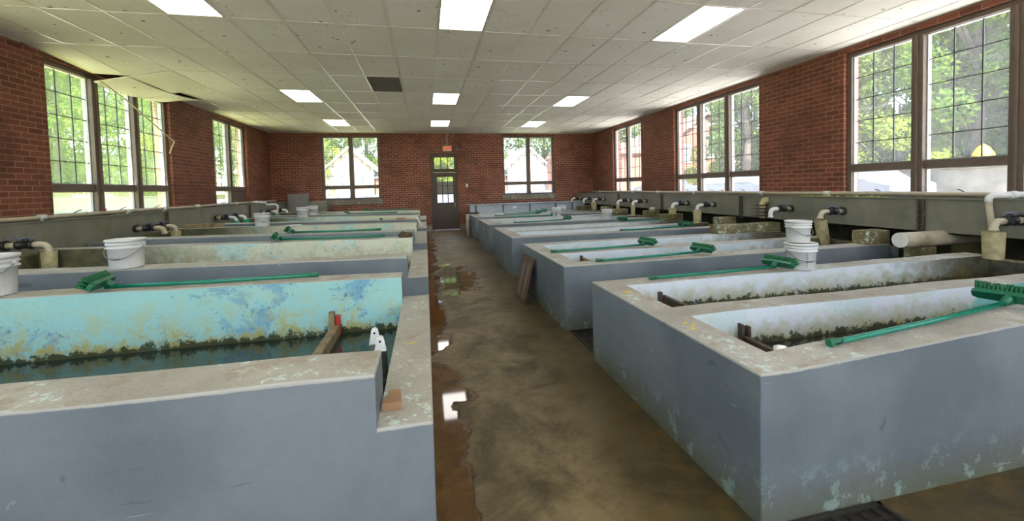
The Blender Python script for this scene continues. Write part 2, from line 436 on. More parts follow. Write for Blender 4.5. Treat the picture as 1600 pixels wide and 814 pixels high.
def obj(name, mb, mats, parent=None, bevel=0, local=False, seg=2):
    me = bpy.data.meshes.new(name)
    off = wloc(parent) if (parent and not local) else Vector((0, 0, 0))
    me.from_pydata([tuple(Vector(v) - off) for v in mb.v], [], mb.f)
    if not isinstance(mats, (list, tuple)): mats = [mats]
    for m in mats: me.materials.append(M[m] if isinstance(m, str) else m)
    for p, mi, sm in zip(me.polygons, mb.mi, mb.sm): p.material_index = mi; p.use_smooth = sm
    bm = bmesh.new(); bm.from_mesh(me); bmesh.ops.recalc_face_normals(bm, faces=bm.faces); bm.to_mesh(me); bm.free()
    me.update()
    o = bpy.data.objects.new(name, me); COL.objects.link(o)
    if parent: o.parent = parent
    if bevel:
        b = o.modifiers.new('bevel', 'BEVEL'); b.width = bevel; b.segments = seg; b.limit_method = 'ANGLE'; b.angle_limit = .7
        b.harden_normals = False
    return o

def tag(o, label=None, cat=None, group=None, kind=None):
    if label: o['label'] = label
    if cat: o['category'] = cat
    if group: o['group'] = group
    if kind: o['kind'] = kind
    return o
def thing(name, loc, label, cat, group=None):
    o = bpy.data.objects.new(name, None); COL.objects.link(o); o.location = loc; o.empty_display_size = .1
    return tag(o, label, cat, group)
def struct(name, loc=(0, 0, 0)):
    o = bpy.data.objects.new(name, None); COL.objects.link(o); o.location = loc; o['kind'] = 'structure'; return o
def dup(root, loc, label, rotz=0, group=None):
    r = root.copy(); COL.objects.link(r); r.location = loc; r.rotation_euler = (0, 0, rotz); r['label'] = label
    if group: r['group'] = group
    for ch in list(root.children):
        c = ch.copy(); COL.objects.link(c); c.parent = r
        for g in ch.children:
            d = g.copy(); COL.objects.link(d); d.parent = c
    return r
def arc(c, r, a0, a1, n, plane):
    u, w = Vector(plane[0]), Vector(plane[1]); c = Vector(c)
    return [c + u * r * math.cos(a0 + (a1 - a0) * i / n) + w * r * math.sin(a0 + (a1 - a0) * i / n) for i in range(n + 1)]

# ---------------------------------------------------------------- windows on walls
ZH, ZU, ZP, ZS = CH + 1.93, CH + .23, CH + .115, CH - .22      # glass head, upper bottom, hopper top, hopper bottom
WINS = {'right': [(2.55, 5.40, 3), (7.28, 10.10, 3), (12.0, 13.87, 2), (-2.2, .67, 3)],
        'left': [(2.55, 5.40, 3), (7.26, 10.05, 3), (12.0, 13.85, 2), (-2.2, .67, 3)],
        'back': [(-4.4, -1.7, 3), (-.9, 2.2, 3), (3.0, 5.9, 3)],  # unseen windows, added to throw light on the tank fronts
        'far': [(-3.46, -1.64, 2), (3.0, 4.92, 2)]}
TH = .30
FR = .07
def wall(side):
    """brick wall with real openings"""
    mb = MB()
    ops = [(a - FR, b + FR, ZS - .05, ZH + FR) for a, b, n in WINS[side]]
    if side == 'far': ops.append((.215, 1.215, 0, CH + 1.34))
    lo, hi = (BY, FY) if side not in ('far', 'back') else (LX, RX)
    us = sorted({lo, hi} | {o[0] for o in ops} | {o[1] for o in ops})
    for a, b in zip(us, us[1:]):
        segs = [(FL - .02, CZ + .25)]
        for o in ops:
            if o[0] <= a + 1e-6 and o[1] >= b - 1e-6:
                segs = [(FL - .02, o[2]), (o[3], CZ + .25)]
        for z0, z1 in segs:
            if z1 - z0 < .03: continue
            if side == 'far': mb.box(a, b, FY, FY + TH, z0, z1)
            elif side == 'back': mb.box(a, b, BY - TH, BY, z0, z1)
            elif side == 'left': mb.box(LX - TH, LX, a, b, z0, z1)
            else: mb.box(RX, RX + TH, a, b, z0, z1)
    o = obj('wall_' + side, mb, 'brick_y' if side in ('far', 'back') else 'brick_x'); o['kind'] = 'structure'
    return o
for s in ('left', 'right', 'far', 'back'): wall(s)

wn = 0
def P3(side, u, d, z):   # u along wall, d depth outwards from the inner face
    if side == 'back': return (u, BY - d, z)
    return (u, FY + d, z) if side == 'far' else ((LX - d, u, z) if side == 'left' else (RX + d, u, z))
def wbox(mb, side, u0, u1, d0, d1, z0, z1, mi=0):
    a = P3(side, u0, d0, z0); b = P3(side, u1, d1, z1)
    mb.box(min(a[0], b[0]), max(a[0], b[0]), min(a[1], b[1]), max(a[1], b[1]), z0, z1, mi)
def window(side, a, b, n):
    global wn
    wn += 1
    root = struct('window_%d' % wn, P3(side, (a + b) / 2, .12, ZS - .05))
    fr = MB()
    d0, d1 = .07, .19
    wbox(fr, side, a - FR, b + FR, d0, d1, ZH, ZH + FR)
    wbox(fr, side, a - FR, a, d0, d1, ZS - .05, ZH); wbox(fr, side, b, b + FR, d0, d1, ZS - .05, ZH)
    wbox(fr, side, a, b, d0, d1, ZS - .05, ZS)
    mull = .14; bay = ((b - a) - mull * (n - 1)) / n
    f = obj('window_frame', fr, 'frame', root, .006); f['kind'] = 'structure'
    g = 'glass' + {'left': 'L', 'right': 'R', 'far': 'F', 'back': 'F'}[side]
    for i in range(n):
        u0 = a + i * (bay + mull); u1 = u0 + bay
        if i:
            m = MB(); wbox(m, side, u0 - mull, u0, d0 - .03, d1, ZS, ZH)
            wbox(m, side, u0 - mull * .62, u0 - mull * .38, d0 - .055, d0 - .02, ZS, ZH)
            obj('mullion', m, 'frame', root, .006)
        m = MB(); wbox(m, side, u0, u1, d0, d1, ZP, ZU); obj('transom_rail', m, 'frame', root, .005)
        # pale inner stops that catch the daylight
        m = MB(); e = .014
        for (z0, z1) in ((ZU, ZH), (ZS, ZP)):
            wbox(m, side, u0, u0 + e, .11, .17, z0, z1); wbox(m, side, u1 - e, u1, .11, .17, z0, z1)
            wbox(m, side, u0 + e, u1 - e, .11, .17, z0, z0 + e * .7); wbox(m, side, u0 + e, u1 - e, .11, .17, z1 - e * .7, z1)
        obj('sash', m, 'frame_pale', root)
        m = MB(); t = .006
        for k in (1, 2):
            u = u0 + bay * k / 3; wbox(m, side, u - t, u + t, .132, .15, ZU, ZH)
        for k in range(1, 5):
            z = ZU + (ZH - ZU) * k / 5; wbox(m, side, u0, u1, .132, .15, z - t, z + t)
        obj('muntins', m, 'lead', root)
        m = MB()
        m.quad(P3(side, u0, .14, ZU), P3(side, u1, .14, ZU), P3(side, u1, .14, ZH), P3(side, u0, .14, ZH))
        obj('pane', m, g, root)
        if side == 'left' and a > 11 and i == 1:
            m = MB(); wbox(m, side, u0, u1, .10, .14, ZS, ZP); obj('wooden_infill', m, 'frame', root)
        else:
            m = MB()
            m.quad(P3(side, u0, .14, ZS), P3(side, u1, .14, ZS), P3(side, u1, .14, ZP), P3(side, u0, .14, ZP))
            obj('lower_pane', m, 'glassLow' if side == 'left' and b > 8 and i < 2 and a < 11 else g, root)
            m = MB(); uc = (u0 + u1) / 2
            m.tube([P3(side, uc, .10, ZS + .01), P3(side, uc, .06, ZS + .035), P3(side, uc + .03, .02, ZS + .055)], .007, 6)
            obj('latch', m, 'black', root)
    sl = MB(); z = ZS - .05
    if side == 'far': wbox(sl, side, a - FR - .05, b + FR + .05, -.03, .2, z - .19, z); 
    else: wbox(sl, side, a - FR, b + FR, 0, .2, z - .0, z + .02)
    obj('window_sill', sl, 'sill', root, .006)
for side in WINS:
    for a, b, n in WINS[side]:
        if side == 'left' and b < 1: continue
        window(side, a, b, n)

# ---------------------------------------------------------------- ceiling
GX, GY, TW, TL = .2188, 5.6142, .6096, 1.2192
def gx(i): return GX + i * TW
def gy(j): return GY + j * TL
SAG = {}   # lowered ceiling corners over the left window
Xw = LX
skip = {(-9, 1), (-9, 2), (-9, 3), (-8, 1), (-8, 2), (-8, 3)}
lights = [(i, j) for i in (-5, 0, 5) for j in (-1, 3, 6)] + [(i, -5) for i in (-5, 0, 5)]
cm = MB(); seen = set()
for i in range(-9, 11):
    for j in range(-8, 9):
        x0, x1 = max(LX, gx(i)), min(RX, gx(i + 1)); y0, y1 = max(BY, gy(j)), min(FY, gy(j + 1))
        if x1 <= x0 or y1 <= y0: continue
        if (i, j) in skip or (i, j) == (-2, 2): continue
        if (i, j) in lights: continue
        cm.box(x0, x1, y0, y1, CZ, CZ + .015)
tag(obj('ceiling', cm, 'ceil'), kind='structure')
cm = MB(); cm.box(LX - TH, RX + TH, BY - TH, FY + TH, CZ + .26, CZ + .36); tag(obj('trim_1', cm, 'wood_dk'), kind='structure')   # dark deck above the tiles
gm = MB(); hw = .012
for i in range(-8, 11):
    x = gx(i)
    if LX < x < RX:
        if i == -8:
            gm.box(x - hw, x + hw, BY, gy(1), CZ - .006, CZ + .02); gm.box(x - hw, x + hw, gy(4), FY, CZ - .006, CZ + .02)
        else: gm.box(x - hw, x + hw, BY, FY, CZ - .006, CZ + .02)
for j in range(-7, 9):
    y = gy(j)
    if BY < y < FY:
        gm.box(gx(-7) if j in (2, 3) else LX, RX, y - hw * .8, y + hw * .8, CZ - .005, CZ + .02)
tag(obj('trim_2', gm, 'tbar'), kind='structure')
# perimeter angle
gm = MB()
gm.box(LX, LX + .02, BY, gy(1), CZ - .006, CZ); gm.box(LX, LX + .02, gy(4), FY, CZ - .006, CZ)
gm.box(RX - .02, RX, BY, FY, CZ - .006, CZ); gm.box(LX, RX, FY - .02, FY, CZ - .006, CZ)
tag(obj('trim_3', gm, 'tbar'), kind='structure')
# lights
def ceiling_light(i, j, label):
    x0, x1, y0, y1 = gx(i), gx(i + 1), gy(j), gy(j + 1)
    r = thing('ceiling_light', ((x0 + x1) / 2, (y0 + y1) / 2, CZ), label, 'ceiling light', 'recessed fluorescent ceiling lights')
    m = MB(); e = .028
    for a in ((x0, x0 + e, y0, y1), (x1 - e, x1, y0, y1), (x0 + e, x1 - e, y0, y0 + e), (x0 + e, x1 - e, y1 - e, y1)):
        m.box(*a, CZ - .004, CZ + .05)
    obj('light_frame', m, 'lightframe', r)
    m = MB(); m.box(x0 + e, x1 - e, y0 + e, y1 - e, CZ + .004, CZ + .03); obj('diffuser', m, 'lamp', r)
LN = {(-5, -1): 'large lit ceiling light cut by the top edge of the photo, leftmost of three',
      (0, -1): 'large lit ceiling light above the near end of the aisle, cut by the top edge',
      (5, -1): 'lit ceiling light near the upper right, in the row nearest the viewer',
      (-5, 3): 'lit ceiling light on the left in the middle row, nearest the left wall',
      (0, 3): 'lit ceiling light over the aisle in the middle row, right of the dark vent',
      (5, 3): 'lit ceiling light on the right in the middle row',
      (-5, 6): 'small lit ceiling light in the far row above the left far window',
      (0, 6): 'small lit ceiling light in the far row just before the exit door',
      (5, 6): 'small lit ceiling light in the far row above the right far window',
      (-5, -5): 'ceiling light overhead left, behind the viewer', (0, -5): 'ceiling light overhead in the middle, behind the viewer', (5, -5): 'ceiling light overhead right, behind the viewer'}
for k in lights: ceiling_light(*k, LN[k])
m = MB(); m.box(gx(-2) + .012, gx(-1) - .012, gy(2) + .01, gy(3) - .01, CZ + .002, CZ + .03)
v = thing('ceiling_vent', ((gx(-2) + gx(-1)) / 2, gy(2.5), CZ), 'dark square return vent panel set in the ceiling grid', 'vent')
obj('vent_panel', m, 'vent', v)
m = MB()
for k in range(1, 24):
    y = gy(2) + k * TL / 24; m.box(gx(-2) + .015, gx(-1) - .015, y - .006, y + .006, CZ - .003, CZ + .004)
obj('louvres', m, 'vent', v)
# sagging tiles over the left window
XA, XB, XC = LX + .01, gx(-8), gx(-7)
def Zr(z): return CH + z
def sag_tile(c, label, bow=0.):
    # c: 4 corners (wall-near, aisle-near, aisle-far, wall-far)
    c = [Vector(p) for p in c]; m = MB(); n = 8; vs = []
    for a in range(n + 1):
        for b in range(n + 1):
            s, t = a / n, b / n
            p = c[0] * (1 - s) * (1 - t) + c[1] * s * (1 - t) + c[2] * s * t + c[3] * (1 - s) * t
            p = p - Vector((0, 0, bow * math.sin(math.pi * t) * (1 - s * .6)))
            vs.append(p)
    N = len(vs); vs += [p + Vector((0, 0, .015)) for p in vs]
    fs = []
    for a in range(n):
        for b in range(n):
            q = a * (n + 1) + b; fs.append((q, q + 1, q + n + 2, q + n + 1)); fs.append(tuple(N + k for k in (q + n + 1, q + n + 2, q + 1, q)))
    for a in range(n):
        for (p, q) in ((a, a + 1), (n * (n + 1) + a, n * (n + 1) + a + 1), (a * (n + 1), (a + 1) * (n + 1)), (a * (n + 1) + n, (a + 1) * (n + 1) + n)):
            fs.append((p, q, q + N, p + N))
    m.add(vs, fs, 0, False)
    o = obj('ceiling_tile', m, 'ceil'); tag(o, label, 'ceiling tile', 'sagging tiles by the left window')
y1, y2, y3, y4 = gy(1), gy(2), gy(3), gy(4)
g = .008
sag_tile([(XA, y1 + g, Zr(2.09)), (XB - g, y1 + g, Zr(2.09)), (XB - g, y2 - g, Zr(1.98)), (XA, y2 - g, Zr(2.0))], 'narrow yellowish speckled ceiling tile sagging against the wall above the left window\'s first pane', .0)
sag_tile([(XB + g, y1 + g, Zr(2.09)), (XC - g, y1 + g, Zr(2.09)), (XC - g, y2 - g, Zr(2.085)), (XB + g, y2 - g, Zr(1.98))], 'dark tilted ceiling tile, nearest of the second row out from the left wall', .0)
sag_tile([(XA, y2 + .02, Zr(1.87)), (XB - g, y2 + g, Zr(1.965)), (XB - g, y3 - g, Zr(1.955)), (XA, y3 - g, Zr(1.86))], 'lowest sagging speckled ceiling tile, hanging in front of the left window\'s middle bay', .04)
sag_tile([(XB + g, y2 + g, Zr(1.97)), (XC - g, y2 + g, Zr(2.085)), (XC - g, y3 - g, Zr(2.085)), (XB + g, y3 - g, Zr(1.965))], 'grey-green speckled ceiling tile tilted down towards the left window, middle of the second row', .0)
sag_tile([(XA, y3 + g, Zr(1.86)), (XB - g, y3 + g, Zr(1.955)), (XB - g, y4 - g, Zr(2.08)), (XA, y4 - g, Zr(2.085))], 'bright sagging ceiling tile rising to the brick pier beyond the left window', .05)
sag_tile([(XB + g, y3 + g, Zr(2.02)), (XC - g, y3 + g, Zr(2.085)), (XC - g, y4 - g, Zr(2.085)), (XB + g, y4 - g, Zr(2.085))], 'slightly dropped ceiling tile with a dark gap, farthest of the sagging second row', .0)
m = MB(); m.tube([(-4.95, 7.9, CH + 1.86), (-4.98, 8.6, CH + 1.66), (-5.0, 9.3, CH + 1.38), (-5.02, 9.9, CH + 1.16), (-5.03, 10.0, CH + 1.14), (-5.145, 10.03, CH + .9)], .012, 6)
tag(obj('cable', m, 'pvc'), 'thin pale cable drooping across the left window from the sagging tiles', 'cable')

# ---------------------------------------------------------------- floor
m = MB(); m.box(LX - TH, RX + TH, BY - TH, FY + TH, -.12, 0); tag(obj('floor', m, 'floor'), kind='structure')
m = MB(); m.box(-.2, .2, FY - .06, FY, 0, .2); m.box(1.23, 1.75, FY - .06, FY, 0, .22); m.box(LX + .05, -.2, FY - .06, FY, 0, .2)
m.box(1.75, RX - .05, FY - .06, FY, 0, .2)
tag(obj('baseboard_far', m, 'sill'), kind='structure')
m = MB(); m.box(RX - .035, RX, -1.5, FY, 0, .78); tag(obj('shade_strip_right', m, 'trough_shade'), kind='structure')  # dark strip added on the wall as the shade below the right trough
m = MB(); m.box(LX, LX + .035, -1.5, FY, 0, .78); tag(obj('shade_strip_left', m, 'trough_shade'), kind='structure')  # same painted shade below the left trough

# ---------------------------------------------------------------- tanks
UN = [1.515, 4.15, 6.84, 9.5, 12.15]; UD = 1.88
names = ['nearest', 'second', 'third', 'fourth', 'farthest']
WT = .2
def ltop(x): return LT + LSL * (x + .2)
for k, y0 in enumerate(UN):
    y1 = y0 + UD
    # ---- left tank: one wide trough, raised cross walls, low end wall
    r = thing('concrete_tank', (-2.3, (y0 + y1) / 2, 0), '%s blue-grey concrete fish tank in the row left of the aisle' % names[k], 'fish tank', 'left row of concrete tanks')
    xe = -4.35
    inn = 'inL1' if k == 0 else 'inL'
    def cross(name, a, b, outer_first):
        # materials: 0 paint 1 top 2 inner
        mi = [0, 1, 0 if outer_first else 2, 0, 2 if outer_first else 0, 0]
        mm = block(xe, -.195, a, b, 0, LT, mi, ('-y', '+y', '+x'), .007, 14, ltop, .008, k * 7 + int(outer_first))
        return obj(name, mm, ['paintL', 'topL', inn], r)
    cross('front_wall', y0, y0 + .235, True)
    cross('back_wall', y1 - .2, y1, False)
    mm = block(-.195, 0, y0, y1, 0, LE, [0, 1, 0, 0, 0, 2], ('+x', '-y', '+y', 'v+-', 'v++')); obj('end_wall', mm, ['paintLE', 'topL', inn], r)
    mm = MB(); mm.box(xe - .2, xe, y0, y1, 0, LT + .03, [0, 1, 0, 2, 0, 0]); obj('head_wall', mm, ['paintL', 'slab', inn], r, .012)
    mm = MB(); mm.box(xe, -.195, y0 + .235, y1 - .2, .0, .08); obj('tank_floor', mm, 'slab', r)
    mm = MB(); mm.box(xe, -.195, y0 + .235, y1 - .2, WL - .02, WL)
    tag(obj('water', mm, 'waterL'), 'dark still water filling the %s tank left of the aisle' % names[k], 'water', kind='stuff')
    # ---- right tank: two troughs with a divider
    r = thing('concrete_tank', (3.5, (y0 + y1) / 2, 0), '%s blue-grey concrete double fish tank in the row right of the aisle' % names[k], 'fish tank', 'right row of concrete tanks')
    xa, xb = 1.39, 5.75
    dy0 = y0 + .80; dy1 = y0 + 1.0
    zr = RT + (.045 * 1.75 if k == 0 else 0)
    fy = .2
    zf = (lambda x: RT + (.052 * min(max(x - xa - .21, 0), 1.75) if k == 0 else 0))
    obj('front_wall', block(xa + .21, xb, y0, y0 + fy, 0, RT, [0, 1, 0, 0, 2, 0], ('-y', '+y'), .007, 14, zf, .006, k), ['paintR1' if k == 0 else 'paintR', 'topR', 'inR'], r)
    obj('end_wall', block(xa, xa + .21, y0, y1, 0, RT, [0, 1, 0, 2, 0, 0], ('-x', '-y', '+y', 'v--', 'v-+')), ['paintR', 'topR', 'inR'], r)
    obj('divider_wall', block(xa + .21, xb, dy0, dy1, 0, RT, [0, 1, 2, 0, 2, 0], ('-y', '+y'), .007, 14, None, .007, k + 20), ['paintR', 'topR', 'inR'], r)
    obj('back_wall', block(xa + .21, xb, y1 - .2, y1, 0, RT, [0, 1, 2, 0, 0, 0], ('-y', '+y'), .007, 14, None, .007, k + 40), ['paintR', 'topR', 'inR'], r)
    mm = MB(); mm.box(xb - .02, xb + .14, y0, y1, 0, RT - .04, [0, 1, 0, 0, 0, 2]); obj('head_wall', mm, ['paintR', 'slab', 'inR'], r, .01)
    if k > 0:
        mm = MB(); mm.box(5.38, xb, y0, y0 + .2, RT, CH - .66); obj('raised_block', mm, 'slab', r, .015)
        mm = MB(); mm.box(4.55 if k == 1 else 5.2, xb, y1 - .2, y1, RT, CH - .69); obj('raised_block', mm, 'slab', r, .015)
    mm = MB(); mm.box(xa + .21, xb, y0 + fy, y1 - .2, 0, .08); obj('tank_floor', mm, 'slab', r)
    mm = MB(); mm.box(xa + .21, xb - .02, y0 + fy, dy0, WR - .02, WR)
    tag(obj('water', mm, 'waterR'), 'brown water in the near trough of the %s right-hand tank' % names[k], 'water', kind='stuff')
    mm = MB(); mm.box(xa + .21, xb - .02, dy1, y1 - .2, WR - .02, WR)
    tag(obj('water', mm, 'waterR'), 'brown water in the far trough of the %s right-hand tank' % names[k], 'water', kind='stuff')

# ---------------------------------------------------------------- supply troughs along the walls
def trough(side):
    X0, X1, sg = (5.95, RX - .004, 1) if side == 'right' else (LX + .004, -4.6, -1)
    face = X0 if side == 'right' else X1
    zt, zb = CH - .268, CH - .672
    yend = FY - .01 if side == 'right' else FY - .01
    yst = -1.5
    r = thing('supply_trough', ((X0 + X1) / 2, 6.5, zb), 'long grey steel water supply trough running under the %s windows' % side, 'trough')
    t = .012
    m = MB(); m.box(X0, X1, yst, yend, zb, zb + t); obj('trough_bottom', m, 'steel', r)
    m = MB()
    if side == 'right': m.box(X0, X0 + t, yst, yend, zb, zt)
    else: m.box(X1 - t, X1, yst, yend, zb, zt)
    obj('front_panel', m, 'steel', r)
    m = MB()
    if side == 'right': m.box(X1 - t, X1, yst, yend, zb, zt)
    else: m.box(X0, X0 + t, yst, yend, zb, zt)
    obj('rear_panel', m, 'steel', r)
    m = MB(); m.box(X0, X1, yst, yst + t, zb + t, zt); obj('end_panel', m, 'steel', r); m = MB(); m.box(X0, X1, yend - t, yend, zb + t, zt); obj('end_panel', m, 'steel', r)
    # rolled lip
    m = MB()
    m.box(face - .02, face + .02, yst, yend, zt, zt + .01); obj('lip', m, 'steel', r)
    js = [12.18, 9.7, 6.94, 3.94, 1.2] if side == 'right' else [12.4, 8.73, 5.3, 2.2]
    for y in js:
        m = MB(); o = .035 * -sg
        a, b = sorted((face, face + o))
        m.box(a, b, y - .035, y - .02, zb - .03, zt); m.box(a, b, y + .02, y + .035, zb - .01, zt)
        m.box(*sorted((face, face + o * .2)), y - .02, y + .02, zb, zt)
        f = obj('joint_flange', m, 'steel_dk', r)
        m = MB()
        for q in range(7):
            z = zb + .03 + q * .055
            m.tube([(face + o * .6, y - .045, z), (face + o * .6, y + .045, z)], .009, 6)
        obj('bolts', m, 'wire' if False else 'steel_dk', f)
    m = MB(); m.box(X0 + t, X1 - t, yst + t, yend - t, zt - .09, zt - .085)
    tag(obj('water', m, 'waterR'), 'water standing in the steel trough under the %s windows' % side, 'water', kind='stuff')
    return r
trough('right'); trough('left')
# far supply trough, right of the door
r = thing('supply_trough', (3.7, 15.2, 0), 'pale galvanised trough with panel joints along the far wall, right of the door', 'trough')
zt, zb = CH - .60, CH - 1.0
m = MB(); m.box(1.55, 5.9, 14.98, 15.0, zb, zt); obj('front_panel', m, 'galv', r)
m = MB(); m.box(1.5, 5.9, 14.93, 15.5, zt, zt + .03); obj('rim', m, 'galv', r, .005)
m = MB(); m.box(1.55, 5.9, 15.0, 15.46, zb, zb + .02); m.box(1.55, 1.57, 15.0, 15.46, zb, zt); m.box(1.55, 5.9, 15.44, 15.46, zb, zt); obj('trough_body', m, 'galv', r)
for x in (1.75, 2.75, 3.75, 4.75, 5.4):
    m = MB(); m.box(x - .02, x + .02, 14.955, 14.98, zb, zt); m.box(x - .02, x + .02, 15.0, 15.04, 0, zb); obj('joint_rib', m, 'steel_dk', r)
m = MB(); m.box(3.1, 3.25, 14.972, 14.98, zt - .14, zt - .08); obj('sticker', m, 'white', r)
m = MB(); m.box(1.6, 1.7, 15.05, 15.4, 0, zb); obj('support', m, 'sill', r); m = MB(); m.box(5.7, 5.8, 15.05, 15.4, 0, zb); obj('support', m, 'sill', r)
# far-left return of trough
r = thing('supply_trough', (-4.4, 15.3, 0), 'short grey trough section across the far left corner behind the grey board', 'trough')
m = MB(); m.box(-4.58, -3.3, 15.32, 15.34, CH - .67, CH - .30); m.box(-4.58, -3.3, 15.34, 15.79, CH - .67, CH - .655); m.box(-3.32, -3.3, 15.34, 15.79, CH - .66, CH - .30); obj('trough_body', m, 'steel', r)
m = MB(); m.box(-4.58, -3.28, 15.30, 15.35, CH - .30, CH - .285); obj('rim', m, 'pvc', r)
m = MB(); m.box(-3.5, -3.4, 15.4, 15.6, 0, CH - .67); obj('support', m, 'sill', r); m = MB(); m.box(-4.5, -4.4, 15.4, 15.6, 0, CH - .67); obj('support', m, 'sill', r)
m = MB(); m.box(-4.47, -3.86, 15.22, 15.25, CH - .66 - .1, CH - .01)
b = thing('grey_board', (-4.16, 15.24, CH - .76), 'square grey board standing upright on the far left tank head', 'board')
obj('panel', m, 'grey_board', b, .003)
m = MB(); m.box(-4.49, -4.45, 15.25, 15.28, 0, CH + 0); obj('batten', m, 'grey_board', b); m = MB(); m.box(-3.88, -3.84, 15.25, 15.28, 0, CH + 0); obj('batten', m, 'grey_board', b)

# ---------------------------------------------------------------- pipes on the walls
def wall_pipe(side):
    x = 6.36 if side == 'right' else -4.86
    z = CH - .222
    r = thing('water_pipe', (x, 6, z), 'long thin beige water pipe lying above the %s supply trough below the windows' % side, 'pipe')
    m = MB(); ys = [-1.2 + i * .5 for i in range(34)]
    ys = [y for y in ys if y < 15.7]
    m.tube([(x, y, z + .006 * math.sin(y * 1.7)) for y in ys], .027, 10); obj('pipe', m, 'pvc', r)
    for y in ([14.6, 12.05, 10.6, 9.0, 6.9, 5.55, 3.1] if side == 'right' else [13.6, 12.3, 10.4, 9.2, 8.2, 6.6]):
        m = MB(); m.tube([(x, y - .05, z), (x, y + .05, z)], .036, 10); m.tube([(x, y, z), (x, y, z - .055)], .014, 8)
        f = obj('tee', m, 'pvcw', r)
    for y in ([8.0, 5.4, 3.0] if side == 'right' else [9.6, 7.7]):
        m = MB(); m.tube([(x, y, z + .02), (x, y, z + .055)], .012, 8); m.box(x - .012, x + .012, y - .05, y + .05, z + .05, z + .06)
        obj('tap_handle', m, 'red', r)
    # brackets resting on the trough
    m = MB()
    xe = RX - .006 if side == 'right' else LX + .006
    for y in (1, 4.5, 7.8, 11.2, 14.4):
        m.box(min(x, xe), max(x, xe), y - .012, y + .012, z - .045, z - .028)
    obj('bracket', m, 'steel_dk', r)
wall_pipe('right'); wall_pipe('left')
m = MB()
rnd = random.Random(5)
for _ in range(60):
    y = rnd.uniform(4.4, 5.8); a = rnd.uniform(.02, .06)
    m.obox(Matrix.Translation((6.0 + rnd.uniform(0, .05), y, CH - .252 + rnd.uniform(-.006, .004))) @ Matrix.Rotation(rnd.uniform(0, 3), 4, 'Z'), a, a * .5, .012)
tag(obj('algae', m, 'algae'), 'yellow-green algae growing on the rim of the right trough below the near window', 'algae', kind='stuff')

# valves -----------------------------------------------------------------
def valve_mesh(r, sg, L=.42, drop=.09, lever=True, white=False):
    """built at origin: trough face at x=0, valve reaches out along -sg x"""
    d = -sg
    m = MB(); m.tube([(0, 0, 0), (d * .03, 0, 0)], .058, 14); obj('flange', m, 'black', r, local=True)
    m = MB(); m.tube([(d * .03, 0, 0), (d * .14, 0, 0)], .034, 12); obj('pipe', m, 'pvc', r, local=True)
    m = MB(); m.tube([(d * .12, 0, 0), (d * .145, 0, 0), (d * .15, 0, 0), (d * .24, 0, 0), (d * .245, 0, 0), (d * .275, 0, 0)], [.046, .052, .042, .042, .052, .048], 14)
    m.tube([(d * .2, 0, .03), (d * .2, 0, .07)], .026, 10); b = obj('valve_body', m, 'black', r, local=True)
    if lever:
        m = MB(); m.obox(Matrix.Translation((d * .17, .0, .078)) @ Matrix.Rotation(.15, 4, 'Z'), .24, .035, .014); obj('lever', m, 'lever', b, .003, local=True)
    p = [(d * .27, 0, 0), (d * .32, 0, 0)] + [tuple(q) for q in arc((d * .34, 0, -.07), .07, math.pi / 2, 0, 6, ((d, 0, 0), (0, 0, 1)))] + [(d * .41, 0, -.07 - drop)]
    m = MB(); m.tube(p, .034, 12); m.tube([(d * .41, 0, -.05 - drop), (d * .41, 0, -.075 - drop)], .041, 12)
    obj('elbow', m, 'pvcw' if white else 'pvc', r, local=True)
def sleeve(r, sg, h=.3, w=.075, tilt=0., mat='stained', top=-.10):
    d = -sg
    m = MB(); p0 = Vector((d * .41, 0, top)); p1 = p0 + Vector((tilt * .3, tilt * .1, -h))
    m.tube([p0, p0 + (p1 - p0) * .5, p1], [w, w * .96, w * .9], 16, caps=False)
    m.tube([p1, p0], [w * .82, w * .9], 16, caps=False)
    obj('sleeve', m, mat, r, local=True)
RV = [(14.15, None, 'farthest valve on the right trough, next to the corner'), (13.25, 'rag', 'valve with lumpy stained sleeve, second from the far right corner'), (11.42, (.26, .055), 'black valve with a slim beige sleeve at the back wall of the fourth right tank'),
      (10.5, (.30, .06), 'black valve over a slim mossy sleeve in the fourth right tank'), (8.62, (.30, .085), 'black valve above a stubby beige sleeve at the back of the third right tank'), (7.72, (.30, .085), 'black valve above a wide tapered sleeve at the front of the third right tank'),
      (5.82, None, 'black valve with bare white elbow and no sleeve, right trough left of the tilted sleeve'), (4.93, (.36, .08), 'black valve with a tall tilted mossy sleeve on the right trough by the second tank'), (3.05, (.27, .085), 'rightmost black valve above a short wide yellowish sleeve')]
for y, sl, lab in RV:
    r = thing('water_valve', (5.95, y, CH - .465), lab, 'valve', 'valves on the right trough')
    valve_mesh(r, 1, drop=.06 if sl is None else .02, white=sl is None or y > 6)
    if sl == 'rag': sleeve(r, 1, .24, .10, .1)
    elif sl: sleeve(r, 1, sl[0], sl[1], .35 if y == 4.93 else 0)
r = thing('water_valve', (5.9, 15.25, CH - .47), 'small black valve with white elbow at the corner end of the far wall trough', 'valve'); valve_mesh(r, 1, white=True)
LV = [(5.75, 'stained', 'valve with long blue-grey lever at the left edge over a mossy sleeve'), (7.9, None, 'black valve with bare beige elbow on the left trough, nearer of the middle pair'), (8.22, 'stained', 'black valve on the left trough above a yellowish sleeve, farther of the middle pair'),
      (10.55, 'greenpipe', 'black valve over a green sleeve on the left trough, nearer of the green pair'), (11.05, 'greenpipe', 'black valve over a wider green sleeve on the left trough, farther of the green pair'),
      (13.2, 'greenpipe', 'black valve over green sleeve near the far left corner, left of its twin'), (14.1, 'greenpipe', 'black valve over green sleeve near the far left corner beside the grey board')]
for y, sl, lab in LV:
    r = thing('water_valve', (-4.6, y, CH - .50), lab, 'valve', 'valves on the left trough')
    valve_mesh(r, -1, drop=.03, white=y > 10)
    if sl: sleeve(r, -1, .18 if sl == 'greenpipe' else .24, .07 if y < 11 else .08, 0, sl, -.08)
